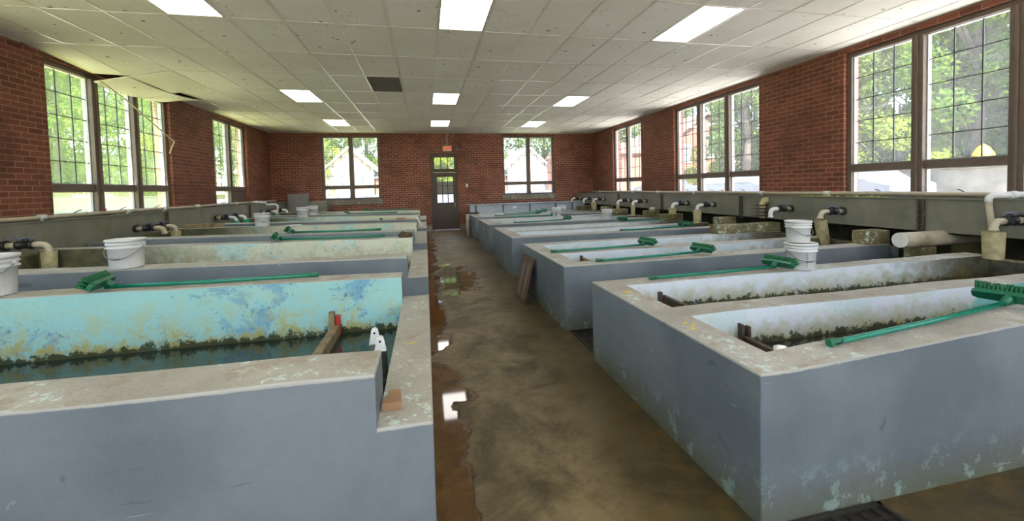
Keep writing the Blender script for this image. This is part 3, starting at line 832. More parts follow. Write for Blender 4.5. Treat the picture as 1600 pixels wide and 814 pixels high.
# white branch and dropper at right
r = thing('dropper_pipe', (5.85, 3.35, CH - .25), 'white plastic branch pipe with beige down pipe in front of the right trough', 'pipe')
m = MB(); m.tube([(6.36, 3.14, CH - .222), (6.2, 3.20, CH - .215), (5.93, 3.28, CH - .22), (5.89, 3.285, CH - .24), (5.885, 3.285, CH - .29)], .033, 12)
m.tube([(6.1, 3.235, CH - .218), (6.16, 3.215, CH - .217)], .043, 12); obj('branch', m, 'pvcw', r)
m = MB(); m.tube([(5.885, 3.285, CH - .28), (5.86, 3.21, CH - .80)], .028, 12); obj('down_pipe', m, 'pvc', r)
m = MB(); m.tube([(5.86, 3.212, CH - .80), (5.855, 3.205, CH - 1.0)], .045, 12); obj('socket', m, 'sill', r)
# clamped vertical pipe at right
r = thing('clamped_pipe', (5.9, 6.35, CH - .62), 'short upright beige pipe bound with black clamps on the right trough', 'pipe')
m = MB(); m.tube([(5.88, 6.35, CH - .66), (5.88, 6.35, CH - .39), (5.89, 6.33, CH - .345), (5.95, 6.3, CH - .335)], .055, 14); obj('pipe', m, 'stained', r)
for z in (-.43, -.49, -.55, -.61):
    m = MB(); m.tube([(5.88, 6.35, CH + z - .008), (5.88, 6.35, CH + z + .012)], .066, 14); m.tube([(5.88, 6.35, CH + z), (5.78, 6.52, CH + z)], .006, 6); obj('clamp', m, 'black', r)
# small capped standpipe
r = thing('standpipe', (5.6, 9.85, WR), 'short beige capped standpipe between the right-hand valves', 'pipe')
m = MB(); m.tube([(5.6, 9.6, RT - .01), (5.6, 9.6, RT + .21)], .065, 14); obj('pipe', m, 'pvc', r)
m = MB(); m.tube([(5.6, 9.6, RT + .19), (5.6, 9.6, RT + .23), (5.6, 9.6, RT + .25)], [.08, .08, .05], 14); obj('cap', m, 'pvc', r)
r = thing('drain_pipe', (5.1, 3.74, CH - .8), 'thick beige pipe with pale round end lying low under the right trough', 'pipe')
m = MB(); m.tube([(5.32, 3.74, CH - .72), (6.58, 3.74, CH - .73)], .088, 24, caps=False); m.tube([(6.55, 3.74, CH - .73), (5.34, 3.74, CH - .72)], .08, 24, caps=False); obj('pipe', m, 'pvc', r)
m = MB(); m.tube([(5.315, 3.74, CH - .72), (5.34, 3.74, CH - .72)], .086, 24); obj('end_cap', m, 'pvcw', r)
m = MB(); m.box(5.55, 5.75, 3.66, 3.86, 0, CH - .805); obj('pier', m, 'slab', r); m = MB(); m.box(6.3, 6.45, 3.66, 3.86, 0, CH - .81); obj('pier', m, 'slab', r)
# white frame pipe far left
r = thing('dropper_pipe', (-4.4, 13.6, CH - .3), 'thin white plastic pipe bent down over the far left trough', 'pipe')
m = MB(); m.tube([(-4.85, 13.3, CH - .222), (-4.5, 13.3, CH - .24), (-4.48, 13.3, CH - .30), (-4.25, 13.32, CH - .30), (-4.2, 13.32, CH - .34), (-4.22, 13.32, CH - .62)], .028, 10); obj('pipe', m, 'pvcw', r)
# plank at left between valves
m = MB(); m.obox(Matrix.Translation((-3.95, 8.62, ltop(-4) + .035)) @ Matrix.Rotation(.02, 4, 'Z'), .62, .12, .07)
tag(obj('wooden_plank', m, 'wood', None, .006), 'weathered plank resting across the third left tank beside the yellowish sleeve', 'plank')

# ---------------------------------------------------------------- buckets
def make_bucket(loc, label, s=1.0, lid=True):
    r = thing('bucket', loc, label, 'bucket', 'white plastic buckets on the tank walls')
    m = MB(); R0, R1, H = .112, .128, .245
    prof = [(0, .004), (R0 - .006, .004), (R0, .0), (R0 + .002, .006)]
    prof += [(R0 + (R1 - R0) * .68, H * .68), (R1 + .006, H * .70), (R1 + .006, H * .73), (R1 - .003, H * .745), (R1 - .001, H * .82), (R1 + .006, H * .83), (R1 + .006, H * .86), (R1, H * .87), (R1 + .001, H * .94)]
    prof += [(R1 - .004, H * .94), (R0 - .004, .012), (0, .012)]
    m.lathe([(a * s, b * s) for a, b in prof]); obj('bucket_body', m, 'bucket', r, local=True)
    m = MB(); m.lathe([(a * s, b * s) for a, b in [(0, H * .985), (R1 - .018, H * .985), (R1 - .014, H * 1.01), (R1 + .008, H * 1.01), (R1 + .011, H * .99), (R1 + .010, H * .93), (R1 + .004, H * .93)]]); obj('lid', m, 'bucket', r, local=True)
    m = MB()
    pts = [(math.cos(a) * (R1 + .012) * s, -math.sin(a) * (R1 + .012) * s, (H * .80 - math.sin(a) * .11) * s) for a in [math.pi * i / 16 for i in range(17)]]
    m.tube(pts, .0028, 6); m.tube([pts[7], pts[8], pts[9]], .007, 8)
    h = obj('wire_handle', m, 'wire', r, local=True)
    m = MB()
    for sx in (-1, 1): m.tube([(sx * R1 * s, 0, H * .8 * s), (sx * (R1 + .016) * s, 0, H * .8 * s)], .011, 8)
    obj('handle_ear', m, 'bucket', r, local=True)
    return r
bk = make_bucket((-2.74, 3.31, ltop(-2.7)), 'large white bucket with bail cut by the left edge, on the nearest left tank', 1.04)
proto = make_bucket((-2.56, 4.27, ltop(-2.56)), 'white lidded bucket with bail on the front wall of the second left tank')
def bucket_at(x, y, z, rz, lab): dup(proto, (x, y, z), lab, rz)
bucket_at(-2.98, 8.60, ltop(-2.98), .5, 'white bucket on the third left tank, alone in front of the green valve sleeves')
bucket_at(-3.0, 11.28, ltop(-3), .2, 'white bucket front left of the overlapping far pair, before the grey board')
bucket_at(-3.0, 12.26, ltop(-3), .9, 'white bucket behind and right of its partner, on the farthest left tank')
b2 = bucket_at(3.45, 3.27, RT, -.3, 'white bucket with scale marks on the nearest right tank, lower of the stacked two')
small = make_bucket((3.43, 3.28, RT + .2525), 'smaller white lidded bucket on top of another bucket at the right', .82)
bucket_at(4.36, 9.6, RT, .2, 'white bucket alone on the fourth right tank, left of the slim mossy sleeve')
bucket_at(3.60, 11.27, RT, .6, 'white bucket front left of the far right pair')
bucket_at(4.08, 12.26, RT, .1, 'white bucket behind right of the far right pair')
# graduation marks of the stacked bucket
m = MB()
for i in range(8):
    a = -2.0; z = .03 + i * .019; rr = .118 + (.135 - .118) * z / .25 + .001
    m.obox(Matrix.Translation((3.45 + rr * math.cos(a), 3.27 + rr * math.sin(a), RT + z)) @ Matrix.Rotation(a, 4, 'Z'), .003, .012 + .006 * (i % 2), .0035)
for o in bpy.data.objects:
    if o.get('label', '').startswith('white bucket with scale marks'):
        gm_ = obj('scale_marks', m, 'black'); gm_.parent = o; gm_.matrix_parent_inverse = (Matrix.Translation(o.location) @ Matrix.Rotation(-.3, 4, 'Z')).inverted()
        break

# lid / white flat thing
m = MB(); m.lathe([(0, .012), (.135, .012), (.14, .0), (.0, .0)], (-2.45, 8.6, ltop(-2.4)), 24); tag(obj('loose_lid', m, 'bucket'), 'loose white bucket lid lying flat on the third left tank right of the bucket', 'lid')

# ---------------------------------------------------------------- deck brushes
def make_brush(loc, label, length=1.3):
    """handle end at origin, head towards +x; lies on its side"""
    r = thing('deck_brush', loc, label, 'brush', 'green deck brushes lying on the tank walls')
    m = MB(); L = length
    m.tube([(.03, 0, .02), (.06, 0, .018), (L * .5, 0, .022), (L, 0, .035)], [.0145, .0145, .0145, .0145], 12); obj('handle', m, 'green_h', r, local=True)
    m = MB(); m.tube([(-.0, 0, .021), (.008, 0, .021), (.012, 0, .021), (.05, 0, .02), (.08, 0, .019)], [.018, .022, .019, .018, .0155], 12)
    g = obj('hanging_grip', m, 'green', r, local=True)
    m = MB(); m.obox(Matrix.Translation((.045, -.0185, .02)), .03, .004, .008); obj('hang_hole', m, 'black', g, local=True)
    # head: block tilted up, bristles pointing away and up
    T = Matrix.Translation((L + .02, 0, .062)) @ Matrix.Rotation(.18, 4, 'Z') @ Matrix.Rotation(.95, 4, 'Y')
    m = MB(); hl = .31; t = .02
    pts = []
    out = [(-.030, -hl / 2 + .02), (-.018, -hl / 2), (.018, -hl / 2), (.030, -hl / 2 + .02), (.034, 0), (.030, hl / 2 - .02), (.018, hl / 2), (-.018, hl / 2), (-.030, hl / 2 - .02), (-.034, 0)]
    m.prism([(x, y, -.014) for x, y in out], (0, 0, .03)); m.xf(T)
    h = obj('brush_head', m, 'green', r, .004, local=True)
    m = MB(); m.tube([T @ Vector((-.0, 0, -.014)), T @ Vector((-.02, 0, -.03)), (L - .05, 0, .036)], [.026, .022, .018], 10); obj('socket', m, 'green', h, local=True)
    m = MB(); rnd = random.Random(3)
    for a in range(-1, 2):
        for b in range(-8, 9):
            x, y = a * .019, b * .0172
            tip = Vector((x * 1.5, y * 1.06 + rnd.uniform(-.003, .003), .065 + rnd.uniform(-.003, .003)))
            m.tube([(x, y, .014), tuple(tip)], [.0065, .0095], 5)
    m.xf(T); obj('bristles', m, 'green_b', h, local=True)
    return r
def dirlen(x0, y0, x1, y1): return math.hypot(x1 - x0, y1 - y0), math.atan2(y1 - y0, x1 - x0)
bp = make_brush((1.88, 1.63, RT + .023), 'largest green deck brush, its thick handle lying on the nearest right tank front wall')
bp.rotation_euler = (0, -.045, math.atan2(.05, 1.27))
def brush(x0, y0, x1, y1, z, lab, flip=False):
    _, a = dirlen(x0, y0, x1, y1); return dup(bp, (x0, y0, z + .0), lab, a)
B = [(-.79, 3.31, -2.1, 3.27, ltop(-1.4), 'long green deck brush across the back wall of the nearest left tank'),
     (-.56, 5.95, -1.85, 5.92, ltop(-1.2), 'green deck brush on the second left tank, nearer of the two side by side'),
     (-.71, 6.95, -1.98, 6.93, ltop(-1.2), 'green deck brush on the third left tank front wall, just beyond its twin'),
     (-.80, 12.26, -2.1, 12.22, ltop(-1.2), 'thin-looking green brush on the farthest left tank front wall, right of the two buckets'),
     (-.55, 13.95, -1.8, 13.93, ltop(-1.2), 'farthest green brush of the left row, on the last wall below the left far window'),
     (1.88, 3.29, 3.15, 3.28, RT, 'green deck brush on the nearest right tank back wall, head touching the stacked buckets'),
     (1.79, 4.24, 3.08, 4.27, RT, 'green deck brush on the second right tank front wall'),
     (1.52, 5.04, 2.78, 5.04, RT, 'green deck brush lying on the divider of the second right tank'),
     (3.40, 6.94, 4.68, 6.96, RT, 'green deck brush on the third right tank front wall, head near the wide sleeve'),
     (5.62, 8.64, 4.36, 8.6, RT, 'only green brush with its head to the left, on the third right tank back wall'),
     (2.0, 9.6, 3.27, 9.62, RT, 'green brush on the fourth right tank front wall'),
     (2.20, 11.3, 3.45, 11.3, RT, 'green brush on the fourth right tank back wall, head near the far bucket pair'),
     (1.98, 12.26, 3.26, 12.26, RT, 'green brush starting nearest the aisle among the far right trio'),
     (2.42, 13.05, 3.68, 13.1, RT, 'farthest green brush of the right row, on the divider of the last tank')]
for a in B: brush(*a)

# ---------------------------------------------------------------- small things
# dam board in L1
r = thing('dam_board', (-.66, 2.5, WL), 'weathered wooden dam board across the nearest left tank with a red slot end', 'board')
m = MB(); m.obox(Matrix.Translation((-.66, 2.50, WL + .01)), .055, 1.36, .12); obj('board', m, 'wood', r, .006)
m = MB(); m.box(-.70, -.665, 3.15, 3.196, WL - .02, WL + .17); m.box(-.705, -.66, 1.752, 1.79, WL - .02, WL + .12); obj('guide_slot', m, 'wood', r, .003)
m = MB(); m.box(-.660, -.628, 3.17, 3.197, WL - .02, WL + .14); obj('red_slot', m, 'red', r, .003)
for o in ():
    pass
# white clevis-like tabs
r = thing('float_bracket', (-.34, 2.3, WL), 'white bracket with two rounded drilled tabs rising from the nearest left tank\'s water', 'bracket')
for bx, by, dz in ((-.305, 2.43, .006), (-.265, 2.32, -.006)):
    m = MB(); pts = []
    for a in range(9):
        t = math.pi * a / 8; pts.append((bx + .018 * math.cos(t), by, WL + .232 + dz + .018 * math.sin(t)))
    pts += [(bx - .032, by, WL + .16), (bx + .032, by, WL + .16)]
    m.prism(pts, (0, .022, 0)); t_ = obj('tab', m, 'white', r, .002)
    m = MB(); m.tube([(bx, by - .004, WL + .222 + dz), (bx, by + .026, WL + .222 + dz)], .006, 10); obj('hole', m, 'black', t_)
m = MB(); m.box(-.33, -.24, 2.33, 2.44, WL - .01, WL + .165); obj('stem', m, 'wet_grey', r, .004)
m = MB(); m.box(-.33, -.235, 2.31, 2.455, WL - .012, WL + .006); obj('base', m, 'wet_grey', r, .003)
# wedge
m = MB(); m.prism([(-.19, 1.63, LE), (-.115, 1.625, LE), (-.125, 1.74, LE), (-.165, 1.745, LE)], (0, 0, .03)); tag(obj('wooden_wedge', m, 'wood_red', None, .003), 'small reddish wooden wedge block on the nearest left tank corner', 'wooden block')
# R1 dam boards
r = thing('dam_board', (2.0, 2.0, WR), 'dark wet dam board across the near trough of the nearest right tank', 'board')
m = MB(); m.obox(Matrix.Translation((1.98, 2.015, WR + .005)), .035, .58, .13); obj('board', m, 'wood_dk', r, .004)
m = MB(); m.box(1.95, 1.965, 2.28, 2.315, WR, WR + .15); m.box(1.999, 2.02, 2.28, 2.315, WR, WR + .13); obj('guide_slot', m, 'wood_dk', r)
r = thing('dam_board', (1.98, 2.75, WR), 'dark dam board across the far trough of the nearest right tank', 'board')
m = MB(); m.obox(Matrix.Translation((1.95, 2.855, WR + .04)), .035, .66, .16); obj('board', m, 'wood_dk', r, .004)
m = MB(); m.box(1.90, 1.93, 3.16, 3.195, WR, WR + .15); obj('guide_slot', m, 'wood_dk', r)
r = thing('dam_board', (1.95, 4.65, WR), 'brown dam board in the near trough of the second right tank', 'board')
m = MB(); m.obox(Matrix.Translation((1.92, 4.65, WR + .06)), .035, .58, .2); obj('board', m, 'wood', r, .004)
m = MB(); m.box(1.87, 1.90, 4.91, 4.95, WR, WR + .19); obj('guide_slot', m, 'wood_dk', r)
# small white disc knob
m = MB(); m.tube([(1.70, 1.725, RT - .03), (1.715, 1.745, RT + .0)], .03, 16); tag(obj('round_plug', m, 'white'), 'small round white plug at the inner corner of the nearest right tank', 'plug')
# yellow painted numbers on tank corners
def numeral(x, y, z, txt, lab, s=.06, rz=0):
    cu = bpy.data.curves.new('t', 'FONT'); cu.body = txt; cu.size = s; cu.extrude = .0008
    o = bpy.data.objects.new('painted_mark', cu); COL.objects.link(o)
    dg = bpy.context.evaluated_depsgraph_get(); me = bpy.data.meshes.new_from_object(o.evaluated_get(dg)); COL.objects.unlink(o)
    o2 = bpy.data.objects.new('painted_mark', me); COL.objects.link(o2); me.materials.clear(); me.materials.append(M['yellow'])
    o2.location = (x, y, z + .001); o2.rotation_euler = (0, 0, rz); return tag(o2, lab, 'painted mark')
m = MB(); m.prism([(-.13, 2.32, LE + .0005), (-.075, 2.325, LE + .0005), (-.07, 2.34, LE + .0005), (-.125, 2.337, LE + .0005)], (0, 0, .002)); tag(obj('painted_mark', m, 'yellow'), 'small yellow paint dash on the nearest left tank rim', 'painted mark')
m = MB()
for a in ((1.49, 2.20, .05, .02), (1.51, 2.15, .07, .018), (1.47, 2.10, .03, .03)): m.obox(Matrix.Translation((a[0], a[1], RT + .001)) @ Matrix.Rotation(.7, 4, 'Z'), a[2], a[3], .002)
tag(obj('painted_mark', m, 'yellow'), 'flaking yellow paint marks on the nearest right tank rim, nearer of two', 'painted mark')
m = MB()
for a in ((1.52, 2.98, .08, .025), (1.50, 2.95, .06, .02)): m.obox(Matrix.Translation((a[0], a[1], RT + .001)) @ Matrix.Rotation(.3, 4, 'Z'), a[2], a[3], .002)
tag(obj('painted_mark', m, 'yellow'), 'yellow paint patch on the nearest right tank rim, farther of two', 'painted mark')
# leaning screen
r = thing('screen_panel', (1.25, 5.45, 0), 'brown wooden screen frame with two mesh panels leaning against the second right tank', 'screen')
T = Matrix.Translation((1.2, 5.50, 0)) @ Matrix.Rotation(math.radians(14), 4, 'Y')
def scr(u0, u1, z0, z1, t=.014): return (-t, t, u0, u1, z0, z1)
m = MB(); W_, H_ = .52, .60
for a in (scr(-W_ / 2, W_ / 2, 0, .06), scr(-W_ / 2, W_ / 2, H_ - .085, H_), scr(-W_ / 2, -W_ / 2 + .05, .06, H_ - .085), scr(W_ / 2 - .05, W_ / 2, .06, H_ - .085), scr(-.02, .02, .06, H_ - .085)): m.box(*a)
m.xf(T); obj('frame', m, 'frame_brown', r, .003)
for s in (-1, 1):
    m = MB(); u0, u1 = (.02, W_ / 2 - .05) if s > 0 else (-W_ / 2 + .05, -.02); m.box(-.003, .003, u0, u1, .06, H_ - .085); m.xf(T); obj('mesh_panel', m, 'mesh_screen', r)
# beige pipe standing by last right tank and black tray
r = thing('upright_pipe', (1.30, 13.75, 0), 'upright yellowish pipe standing in the aisle against the farthest right tank', 'pipe')
m = MB(); m.tube([(1.31, 13.5, 0), (1.31, 13.5, RT - .05)], .055, 14); obj('pipe', m, 'pvc', r)
m = MB(); m.tube([(1.31, 13.5, RT - .17), (1.31, 13.5, RT - .13)], .062, 14); m.tube([(1.31, 13.5, RT - .05), (1.31, 13.5, RT + .02)], [.06, .045], 14); obj('collar', m, 'pvc', r)
m = MB(); m.box(1.28, 1.68, 13.72, 13.98, RT + .005, RT + .035); m.box(1.24, 1.72, 13.69, 14.0, RT + .035, RT + .05); tag(obj('black_tray', m, 'black', None, .006), 'flat black tray on the corner of the farthest right tank', 'tray')
# sticks, lumps on left
r = thing('stick', (-.9, 9.6, ltop(-.8)), 'thin pale stick with black tip lying on the fourth left tank', 'stick')
m = MB(); m.tube([(-.95, 9.6, ltop(-.8) + .012), (-.25, 9.62, ltop(-.8) + .012)], .012, 8); obj('shaft', m, 'pvc', r)
m = MB(); m.tube([(-1.0, 9.6, ltop(-.8) + .014), (-.94, 9.6, ltop(-.8) + .014)], .026, 10); obj('tip', m, 'black', r)
def lump(name, c, sx, sy, sz, mat, lab, cat, seed=1):
    rnd = random.Random(seed); bm = bmesh.new(); bmesh.ops.create_icosphere(bm, subdivisions=3, radius=1)
    for v in bm.verts:
        f = 1 + .25 * math.sin(v.co.x * 5 + seed) * math.cos(v.co.y * 4) + rnd.uniform(-.06, .06)
        v.co = Vector((v.co.x * sx * f, v.co.y * sy * f, max(v.co.z, -.5) * sz * f))
    me = bpy.data.meshes.new(name); bm.to_mesh(me); bm.free(); me.materials.append(M[mat])
    for p in me.polygons: p.use_smooth = True
    o = bpy.data.objects.new(name, me); COL.objects.link(o); o.location = (c[0], c[1], c[2] + sz * .5); return tag(o, lab, cat)
lump('brown_lump', (-.30, 5.92, ltop(-.3)), .09, .06, .05, 'rock', 'dark brown lump on the second left tank near the aisle', 'lump', 3)
lump('crumpled_bag', (-.55, 9.55, ltop(-.3)), .10, .05, .03, 'wood_red', 'small tan crumpled wad beside the stick on the fourth left tank', 'wad', 5)
r = thing('white_pipe_offcut', (-.12, 9.9, LE), 'short white pipe offcut leaning at the aisle end of the fourth left tank', 'pipe')
m = MB(); m.tube([(-.22, 9.73, LT + .03), (-.1, 9.55, LE + .03)], .025, 10); obj('pipe', m, 'pvcw', r)
m = MB(); m.tube([(-.105, 9.557, LE + .038), (-.09, 9.53, LE + .022)], .03, 10); obj('collar', m, 'pvcw', r)
m = MB(); m.obox(Matrix.Translation((1.62, 9.62, RT + .012)) @ Matrix.Rotation(.4, 4, 'Z'), .20, .02, .012); m.obox(Matrix.Translation((1.66, 9.62, RT + .03)) @ Matrix.Rotation(1.2, 4, 'Z'), .1, .016, .012)
tag(obj('metal_clip', m, 'wire'), 'small metal clip on the fourth right tank corner', 'clip')
m = MB(); m.lathe([(0, .03), (.05, .028), (.055, 0), (0, 0)], (1.5, 15.35, zt + .03), 14)
tag(obj('small_cup', m, 'white'), 'small white cap on the rim of the far wall trough', 'cap')
# floor grates
def grate(x0, x1, y0, y1, lab, nx, ny):
    r = thing('floor_grate', ((x0 + x1) / 2, (y0 + y1) / 2, .0), lab, 'grate')
    m = MB(); m.box(x0, x1, y0, y1, .001, .003); obj('drain_recess', m, 'drain', r)
    m = MB(); e = .02
    for a in ((x0, x1, y0, y0 + e), (x0, x1, y1 - e, y1), (x0, x0 + e, y0, y1), (x1 - e, x1, y0, y1)): m.box(*a, .003, .014)
    obj('rim', m, 'iron', r)
    m = MB()
    for i in range(1, nx): x = x0 + (x1 - x0) * i / nx; m.box(x - .005, x + .005, y0 + e, y1 - e, .003, .012)
    for i in range(1, ny): y = y0 + (y1 - y0) * i / ny; m.box(x0 + e, x1 - e, y - .005, y + .005, .003, .011)
    obj('bars', m, 'iron', r)
grate(1.50, 2.02, 1.02, 1.50, 'iron floor grate at the foot of the nearest right tank', 7, 6)
grate(1.44, 2.05, 3.46, 4.10, 'iron floor grate in the gap between the first and second right tanks', 12, 4)
lump('white_lump', (2.62, 1.16, 0), .06, .05, .10, 'white', 'white foam-like lump on the floor at the bottom right corner', 'lump', 9)

# ---------------------------------------------------------------- door, sign, switch
d = struct('door_1', (.715, FY, 0))
x0, x1 = .215, 1.215
m = MB()
zt_ = CH + 1.34
for a in ((x0, x0 + .085, 0, zt_), (x1 - .085, x1, 0, zt_), (x0 + .085, x1 - .085, zt_ - .07, zt_), (x0 + .085, x1 - .085, CH + .64, CH + .70)): m.box(a[0], a[1], FY - .01, FY + .14, a[2], a[3])
obj('door_frame', m, 'door', d, .006)
m = MB(); za, zb_ = CH + .70, zt_ - .07; xa, xb = x0 + .085, x1 - .085
m.box(xa, xb, FY + .02, FY + .06, za, za + .07); m.box(xa, xb, FY + .02, FY + .06, zb_ - .08, zb_)
gx0, gx1 = xa + .055, xb - .055
m.box(xa, gx0, FY + .02, FY + .06, za + .07, zb_ - .08); m.box(gx1, xb, FY + .02, FY + .06, za + .07, zb_ - .08)
for k in (1, 2):
    x = gx0 + (gx1 - gx0) * k / 3; m.box(x - .016, x + .016, FY + .02, FY + .06, za + .07, zb_ - .08)
obj('transom_sash', m, 'door', d)
m = MB(); m.quad((gx0, FY + .045, za + .07), (gx1, FY + .045, za + .07), (gx1, FY + .045, zb_ - .08), (gx0, FY + .045, zb_ - .08)); obj('transom_pane', m, 'glassF', d)
# leaf
lf = MB(); zl = CH + .63; ga, gb = .43, 1.02; gz0, gz1 = CH - .49, CH + .47
for a in ((xa - .01, ga, .04, zl), (gb, xb + .01, .04, zl), (ga, gb, gz1, zl), (ga, gb, gz0 - .13, gz0), (ga, gb, .04, .26)): lf.box(a[0], a[1], FY + .02, FY + .06, a[2], a[3])
lf.box(ga, gb, FY + .035, FY + .05, .26, gz0 - .13)
lf.box(ga + .05, gb - .05, FY + .025, FY + .035, .32, gz0 - .19)
leaf = obj('door_leaf', lf, 'door', d, .004)
m = MB()
for k in (1, 2):
    x = ga + (gb - ga) * k / 3; m.box(x - .014, x + .014, FY + .03, FY + .055, gz0, gz1)
for k in (1, 2):
    z = gz0 + (gz1 - gz0) * k / 3; m.box(ga, gb, FY + .03, FY + .055, z - .012, z + .012)
obj('glazing_bars', m, 'door', leaf)
m = MB(); m.quad((ga, FY + .045, gz0), (gb, FY + .045, gz0), (gb, FY + .045, gz1), (ga, FY + .045, gz1)); obj('door_pane', m, 'glassF', leaf)
m = MB(); m.box(ga, gb, FY + .052, FY + .056, gz0 + (gz1 - gz0) * .34, gz0 + (gz1 - gz0) * .82); obj('curtain', m, 'curtain', leaf)
m = MB(); m.box(1.055, 1.085, FY + .012, FY + .02, CH - .66, CH - .50); m.tube([(1.07, FY + .02, CH - .58), (1.07, FY - .04, CH - .58)], .012, 8)
m.lathe([(.0, 0), (.022, .005), (.028, .02), (.02, .035), (0, .04)], (1.07, FY - .05, CH - .6), 12); obj('door_handle', m, 'wire', leaf)
m = MB(); m.box(x0, x1, FY - .03, FY + .16, 0, .035); obj('threshold', m, 'galv', d)
# exit sign
s = thing('exit_sign', (.85, FY - .05, CH + 1.43), 'small tan EXIT sign with red letters above the door', 'sign')
m = MB(); m.box(.68, 1.0, FY - .09, FY - .01, CH + 1.41, CH + 1.62); obj('housing', m, 'sign', s, .006)
cu = bpy.data.curves.new('t', 'FONT'); cu.body = 'EXIT'; cu.size = .15; cu.extrude = .002; cu.align_x = 'CENTER'
to = bpy.data.objects.new('lettering', cu); COL.objects.link(to)
me = bpy.data.meshes.new_from_object(to.evaluated_get(bpy.context.evaluated_depsgraph_get())); COL.objects.unlink(to); bpy.data.objects.remove(to)
me.materials.clear(); me.materials.append(M['signred'])
to = bpy.data.objects.new('lettering', me); COL.objects.link(to); to.parent = s
to.location = (-.01, -.044, .035); to.rotation_euler = (math.pi / 2, 0, 0)
m = MB(); m.tube([(.84, FY - .05, CH + 1.62), (.84, FY - .05, CZ)], .01, 8); obj('conduit', m, 'pvcw', s)
s = thing('light_switch', (1.53, FY - .01, CH + .08), 'white wall switch right of the door with conduit rising to a round box', 'switch')
m = MB(); m.box(1.49, 1.57, FY - .035, FY, CH + .07, CH + .20); obj('switch_box', m, 'pvcw', s, .004)
m = MB(); m.tube([(1.53, FY - .018, CH + .20), (1.53, FY - .018, CH + 1.40)] + [tuple(p) for p in arc((1.46, FY - .018, CH + 1.40), .07, 0, math.pi / 2, 5, ((1, 0, 0), (0, 0, 1)))] + [(1.21, FY - .018, CH + 1.47), (1.205, FY - .018, CH + 1.55), (1.2, FY - .018, CZ)], .011, 8); obj('conduit', m, 'grey_board', s)
m = MB(); m.tube([(1.2, FY, CH + 1.48), (1.2, FY - .05, CH + 1.48)], .055, 14); obj('junction_box', m, 'grey_board', s)

# ---------------------------------------------------------------- outdoors
GZ = .35
m = MB(); m.box(-90, LX - TH - .01, -40, 110, GZ - .2, GZ); m.box(RX + TH + .01, 90, -40, 110, GZ - .2, GZ); m.box(LX - TH - .01, RX + TH + .01, FY + TH + .01, 110, GZ - .2, GZ); m.box(LX - TH - .01, RX + TH + .01, -40, BY - TH - .01, GZ - .2, GZ)
tag(obj('lawn', m, 'grass'), kind='structure')
m = MB(); m.box(RX + TH + .3, 17, -20, 60, GZ, GZ + .02); m.box(17, 30, -12, 6, GZ, GZ + .02); m.box(-30, RX + TH + .3, 22, 34, GZ, GZ + .02); m.box(-12, -9.5, -20, 22, GZ, GZ + .02)
m.box(LX - 3, RX + .6, -20, BY - TH - .1, GZ, GZ + .02)  # unseen pale ground behind the added back windows, bounces sunlight in
tag(obj('driveway', m, 'asphalt'), kind='structure')
m = MB(); m.box(15.2, 15.5, -8, 21, GZ, CH + .22); m.box(15.1, 15.6, -8, 21, CH + .22, CH + .28); tag(obj('garden_wall', m, 'stucco', None, .02), 'long pale rendered garden wall outside the near right window', 'wall')
m = MB(); m.box(-16.3, -16, 2, 40, GZ, CH + .0); m.box(-16.4, -15.9, 2, 40, CH + .0, CH + .07); tag(obj('garden_wall', m, 'stucco', None, .02), 'low pale garden wall outside the left windows', 'wall')
# parapet beyond far windows
m = MB(); m.box(-12, 12, 24, 24.3, GZ, CH - .2); tag(obj('garden_wall', m, 'shaded_wall', None, .02), 'low pale wall outside the far windows', 'wall')

def house(name, label, x0, x1, y0, y1, ze, zr_, mats, wins, ridge='y'):
    r = thing(name, ((x0 + x1) / 2, (y0 + y1) / 2, GZ), label, 'building')
    m = MB(); m.box(x0, x1, y0, y1, GZ, ze)
    xm = (x0 + x1) / 2
    m.prism([(x0, y0, ze), (x1, y0, ze), (xm, y0, zr_ - .05)], (0, y1 - y0, 0)); obj('walls', m, mats[0], r)
    m = MB(); o = .4; t = .18; k = (zr_ - ze) / (xm - x0)
    m.prism([(x0 - o, y0 - o, ze - o * k), (xm, y0 - o, zr_), (xm, y0 - o, zr_ + t), (x0 - o, y0 - o, ze - o * k + t)], (0, y1 - y0 + 2 * o, 0))
    m.prism([(x1 + o, y0 - o, ze - o * k), (xm, y0 - o, zr_), (xm, y0 - o, zr_ + t), (x1 + o, y0 - o, ze - o * k + t)], (0, y1 - y0 + 2 * o, 0)); obj('roof', m, mats[1], r)
    for wx, wz, ww, wh in wins:
        m = MB(); e = .12
        for a in ((wx - ww / 2 - e, wx - ww / 2, wz, wz + wh), (wx + ww / 2, wx + ww / 2 + e, wz, wz + wh), (wx - ww / 2 - e, wx + ww / 2 + e, wz + wh, wz + wh + e), (wx - ww / 2 - e, wx + ww / 2 + e, wz - e, wz), (wx - ww / 2, wx + ww / 2, wz + wh / 2 - .04, wz + wh / 2 + .04), (wx - .03, wx + .03, wz, wz + wh)): m.box(a[0], a[1], y0 - .08, y0 + .02, a[2], a[3])
        f = obj('window', m, mats[2], r)
        m = MB(); m.box(wx - ww / 2, wx + ww / 2, y0 - .03, y0 - .01, wz, wz + wh); obj('pane', m, 'pane_out', f)
    return r
def wing(r, x0, x1, y0, y1, z, mat, roof):
    m = MB(); m.box(x0, x1, y0, y1, GZ, z); obj('wing', m, mat, r)
    m = MB(); m.prism([(x0 - .2, y0 - .3, z - .05), (x0 - .2, (y0 + y1) / 2, z + 1.3), (x0 - .2, y1 + .3, z - .05)], (x1 - x0 + .4, 0, 0)); obj('wing_roof', m, roof, r)
r = house('brick_house', 'red brick gabled house with white windows outside the right windows', 21.0, 29.8, 34, 44, 4.9, 7.8, ('brick_out', 'roof', 'white_out'), [(23.3, 3.5, .8, 1.4), (26.1, 3.9, 1.1, 1.9), (28.4, 3.5, .8, 1.4)])
wing(r, 12.5, 20.9, 35, 42, 4.4, 'brick_out', 'roof')
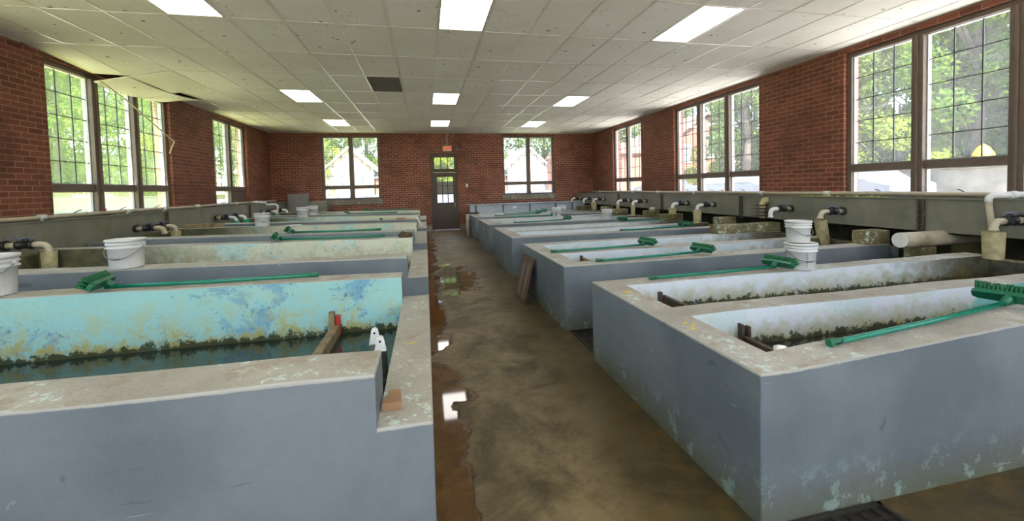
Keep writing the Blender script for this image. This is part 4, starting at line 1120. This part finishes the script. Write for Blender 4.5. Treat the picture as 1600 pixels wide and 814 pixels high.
r = house('pale_house', 'pale gabled house outside the left far window', -9.5, -5.0, 44, 52, 3.8, 5.8, ('cream_out', 'white_out', 'white_out'), [(-8.2, 2.2, .8, .9), (-6.3, 2.2, .8, .9)])
wing(r, -11.4, -9.6, 44.5, 51, 2.9, 'brick_out', 'white_out'); wing(r, -4.9, -2.6, 44.5, 51, 2.9, 'brick_out', 'white_out')
r = house('pale_house', 'pale gabled house outside the right far window', 8.7, 13.2, 44, 52, 3.8, 5.8, ('cream_out', 'white_out', 'white_out'), [(10.0, 2.2, .8, .9), (11.9, 2.2, .8, .9)])
wing(r, 6.6, 8.6, 44.5, 51, 2.9, 'brick_out', 'white_out'); wing(r, 13.3, 15.4, 44.5, 51, 2.9, 'brick_out', 'white_out')

def car(loc, rz, mat, label):
    r = thing('car', loc, label, 'car', 'parked cars')
    r.rotation_euler = (0, 0, rz)
    side = [(-2.2, .3), (2.2, .3), (2.25, .75), (1.9, .98), (1.1, 1.05), (.55, 1.55), (-.9, 1.6), (-1.6, 1.12), (-2.2, 1.0)]
    m = MB(); m.prism([(x, -.85, z) for x, z in side], (0, 1.7, 0)); obj('body', m, mat, r, .08, local=True)
    m = MB(); gl = [(.98, 1.08), (.5, 1.48), (-.85, 1.52), (-1.4, 1.14)]
    m.prism([(x, -.87, z) for x, z in gl], (0, .03, 0)); m.prism([(x, .84, z) for x, z in gl], (0, .03, 0))
    m.prism([(1.12, -.7, 1.06), (1.12, .7, 1.06), (.62, .65, 1.52), (.62, -.65, 1.52)], (.02, 0, .02)); obj('glass', m, 'car_glass', r, local=True)
    for x in (-1.35, 1.4):
        for y in (-.86, .66):
            m = MB(); m.tube([(x, y, .33), (x, y + .2, .33)], .33, 20); obj('wheel', m, 'tyre', r, local=True)
car((13.6, 16.6, GZ + .02), 1.9, 'car_silver', 'silver car parked outside, seen low through the middle right window')
car((13.3, 11.2, GZ + .02), 1.6, 'car_silver', 'pale car parked outside behind the nearest pane of the middle right window')
car((13.8, 22.6, GZ + .02), 1.5, 'car_dark', 'blue-grey car parked farther off outside the middle right window')
r = thing('yellow_parasol', (18, 10.2, GZ), 'bright yellow folded canvas beyond the garden wall, outside the near right window', 'parasol')
m = MB(); m.tube([(18, 10.2, GZ), (18, 10.2, 2.55)], .025, 8); obj('pole', m, 'wood', r)
m = MB(); m.lathe([(.30, 2.05), (.26, 2.25), (.15, 2.45), (.02, 2.56)], (18, 10.2, 0), 10, 0, False); obj('canopy', m, 'yellow_out', r)

# trees: crowns are leaf meshes shared between the copies
def crown_mesh(name, seed, n, R, H, z0, leaf, mat, conical=False):
    rnd = random.Random(seed); vs = []; fs = []
    blobs = []
    for _ in range(26):
        z = rnd.uniform(0, 1); rr = R * (1 - z * .75 if conical else math.sin(math.pi * (.12 + .83 * z)) ** .6) * rnd.uniform(.35, .85); a = rnd.uniform(0, 6.283)
        blobs.append((rr * math.cos(a), rr * math.sin(a), z0 + z * H, rnd.uniform(.22, .42) * R))
    for _ in range(n):
        b = rnd.choice(blobs); d = Vector((rnd.gauss(0, 1), rnd.gauss(0, 1), rnd.gauss(0, 1))).normalized()
        c = Vector(b[:3]) + d * b[3] * rnd.uniform(.7, 1.08)
        u = Vector((rnd.gauss(0, 1), rnd.gauss(0, 1), rnd.gauss(0, 1))).normalized(); w = u.cross(d)
        if w.length < .05: continue
        w.normalize(); s = leaf * rnd.uniform(.6, 1.3); k = len(vs)
        vs += [c - u * s, c + w * s * .45, c + u * s, c - w * s * .45]; fs.append((k, k + 1, k + 2, k + 3))
    me = bpy.data.meshes.new(name); me.from_pydata([tuple(v) for v in vs], [], fs); me.materials.append(M[mat]); return me
CR = [crown_mesh('crown', 1, 15000, 3.2, 7.0, 2.0, .13, 'leaf'), crown_mesh('crown', 2, 15000, 2.9, 8.5, 1.6, .125, 'leaf2'), crown_mesh('crown', 4, 12000, 2.4, 3.6, .3, .10, 'leaf3'), crown_mesh('crown', 6, 15000, 2.8, 10, 3.2, .13, 'leaf')]
def trunk_mesh(seed, h, r0):
    m = MB(); rnd = random.Random(seed); p = [(0, 0, 0)]
    for i in range(1, 7): p.append((rnd.uniform(-.12, .12) * i * .3, rnd.uniform(-.12, .12) * i * .3, h * i / 6))
    m.tube(p, [r0 * (1 - .11 * i) for i in range(7)], 10)
    for i in range(5):
        a = rnd.uniform(0, 6.28); z = h * rnd.uniform(.35, .8); b = Vector((math.cos(a), math.sin(a), .8)); s = Vector((0, 0, z))
        m.tube([s, s + b * .8, s + b * 1.8 + Vector((0, 0, .3))], [r0 * .4, r0 * .28, r0 * .12], 6)
    return m
TM = []
for i, (h, r0) in enumerate(((8, .24), (9, .2), (4.5, .12), (12, .30))):
    o = obj('trunk', trunk_mesh(i, h, r0), 'bark'); TM.append(o.data); bpy.data.objects.remove(o)
def tree(kind, x, y, s, label, grp, rz=0):
    r = thing('tree', (x, y, GZ), label, 'tree', grp); r.scale = (s, s, s); r.rotation_euler = (0, 0, rz)
    for nm, me in (('crown', CR[kind]), ('trunk', TM[kind])):
        o = bpy.data.objects.new(nm, me); COL.objects.link(o); o.parent = r
rnd = random.Random(21)
G = 'trees outside the %s windows'
for i, (x, y, k, s) in enumerate([(-22, 15, 0, 1.1), (-20, 20, 1, 1.0), (-24, 24, 3, 1.0), (-19, 27, 0, 1.1), (-23, 33, 1, 1.2), (-19, 36, 2, 1.3), (-26, 19, 1, 1.3), (-28, 30, 0, 1.4), (-21, 41, 0, 1.2), (-17.8, 47, 1, 1.2), (-25, 46, 3, 1.3), (-30, 38, 1, 1.5), (-18, 22, 2, .9), (-17.5, 31, 2, .9), (-18.5, 17.5, 2, 1.0), (-30, 24, 3, 1.3)]):
    tree(k, x, y, s, 'leafy green tree outside the left windows', G % 'left', rnd.uniform(0, 6))
for i, (x, y, k, s) in enumerate([(20, 11.5, 0, 1.0), (24, 9, 3, 1.1), (19.5, 16, 1, 1.0), (27, 13, 1, 1.2), (23, 18, 3, 1.0), (18.0, 20.5, 3, .9), (21, 6, 1, 1.1), (30, 20, 0, 1.4), (26, 23, 0, 1.2), (31, 9, 3, 1.4), (22.5, 13.5, 2, 1.3), (18.2, 12.8, 2, .9), (19, 24, 2, 1.0), (33, 28, 3, 1.5), (30, 48, 3, 1.5), (36, 40, 0, 1.7), (22, 48, 0, 1.5), (35, 16, 1, 1.5)]):
    tree(k, x, y, s, 'sunlit leafy tree outside the right windows', G % 'right', rnd.uniform(0, 6))
for i, (x, y, k, s) in enumerate([(-12, 52, 0, 1.3), (-7, 55, 3, 1.1), (-3, 54, 1, 1.2), (1, 50, 0, 1.1), (2.5, 44, 2, 1.4), (6.5, 52, 3, 1.2), (10, 55, 1, 1.3), (15, 52, 0, 1.4), (-13, 40, 1, 1.1), (-11, 46, 2, 1.6), (15.5, 44, 1, 1.3), (5, 58, 0, 1.6)]):
    tree(k, x, y, s, 'green tree beyond the houses outside the far windows', G % 'far', rnd.uniform(0, 6))

# ---------------------------------------------------------------- light, sky, camera
w = bpy.data.worlds.new('sky'); C.world = w; w.use_nodes = True
nt = w.node_tree; nt.nodes.clear()
sky = nt.nodes.new('ShaderNodeTexSky'); sky.sky_type = 'NISHITA'; sky.sun_disc = False
sky.sun_elevation = math.radians(48); sky.sun_rotation = math.radians(170); sky.air_density = 1.2; sky.dust_density = 1.5
bg = nt.nodes.new('ShaderNodeBackground'); bg.inputs[1].default_value = .85
wo = nt.nodes.new('ShaderNodeOutputWorld'); nt.links.new(sky.outputs[0], bg.inputs[0]); nt.links.new(bg.outputs[0], wo.inputs[0])
sun = bpy.data.lights.new('sun', 'SUN'); sun.energy = 34; sun.angle = .01; sun.color = (1, .95, .86)
so = bpy.data.objects.new('sun', sun); COL.objects.link(so)
dv = Vector((.10, .62, -.78)); so.rotation_euler = dv.to_track_quat('-Z', 'Y').to_euler()

cam = bpy.data.cameras.new('camera'); co = bpy.data.objects.new('camera', cam); COL.objects.link(co); C.camera = co
yaw, pitch, roll, f, cx, cy = .2158, .0377, .0261, 652.89, 808.48, 317.79
fw = Vector((math.sin(yaw) * math.cos(pitch), math.cos(yaw) * math.cos(pitch), -math.sin(pitch)))
rt = Vector((math.cos(yaw), -math.sin(yaw), 0)); dn = fw.cross(rt)
r2 = rt * math.cos(roll) + dn * math.sin(roll); d2 = -rt * math.sin(roll) + dn * math.cos(roll)
R = Matrix((r2, -d2, -fw)).transposed().to_4x4(); R.translation = Vector((0, 0, CH)); co.matrix_world = R
cam.sensor_fit = 'HORIZONTAL'; cam.sensor_width = 36; cam.lens = f * 36 / 1600
cam.shift_x = (800 - cx) / 1600; cam.shift_y = (cy - 407) / 1600
cam.clip_end = 500; cam.clip_start = .05

C.view_settings.view_transform = 'Standard'; C.view_settings.look = 'None'; C.view_settings.gamma = 1; C.view_settings.use_curve_mapping = False
C.view_settings.exposure = 0.38
C.cycles.max_bounces = 8; C.cycles.diffuse_bounces = 4; C.cycles.transparent_max_bounces = 12; C.cycles.sample_clamp_indirect = 6
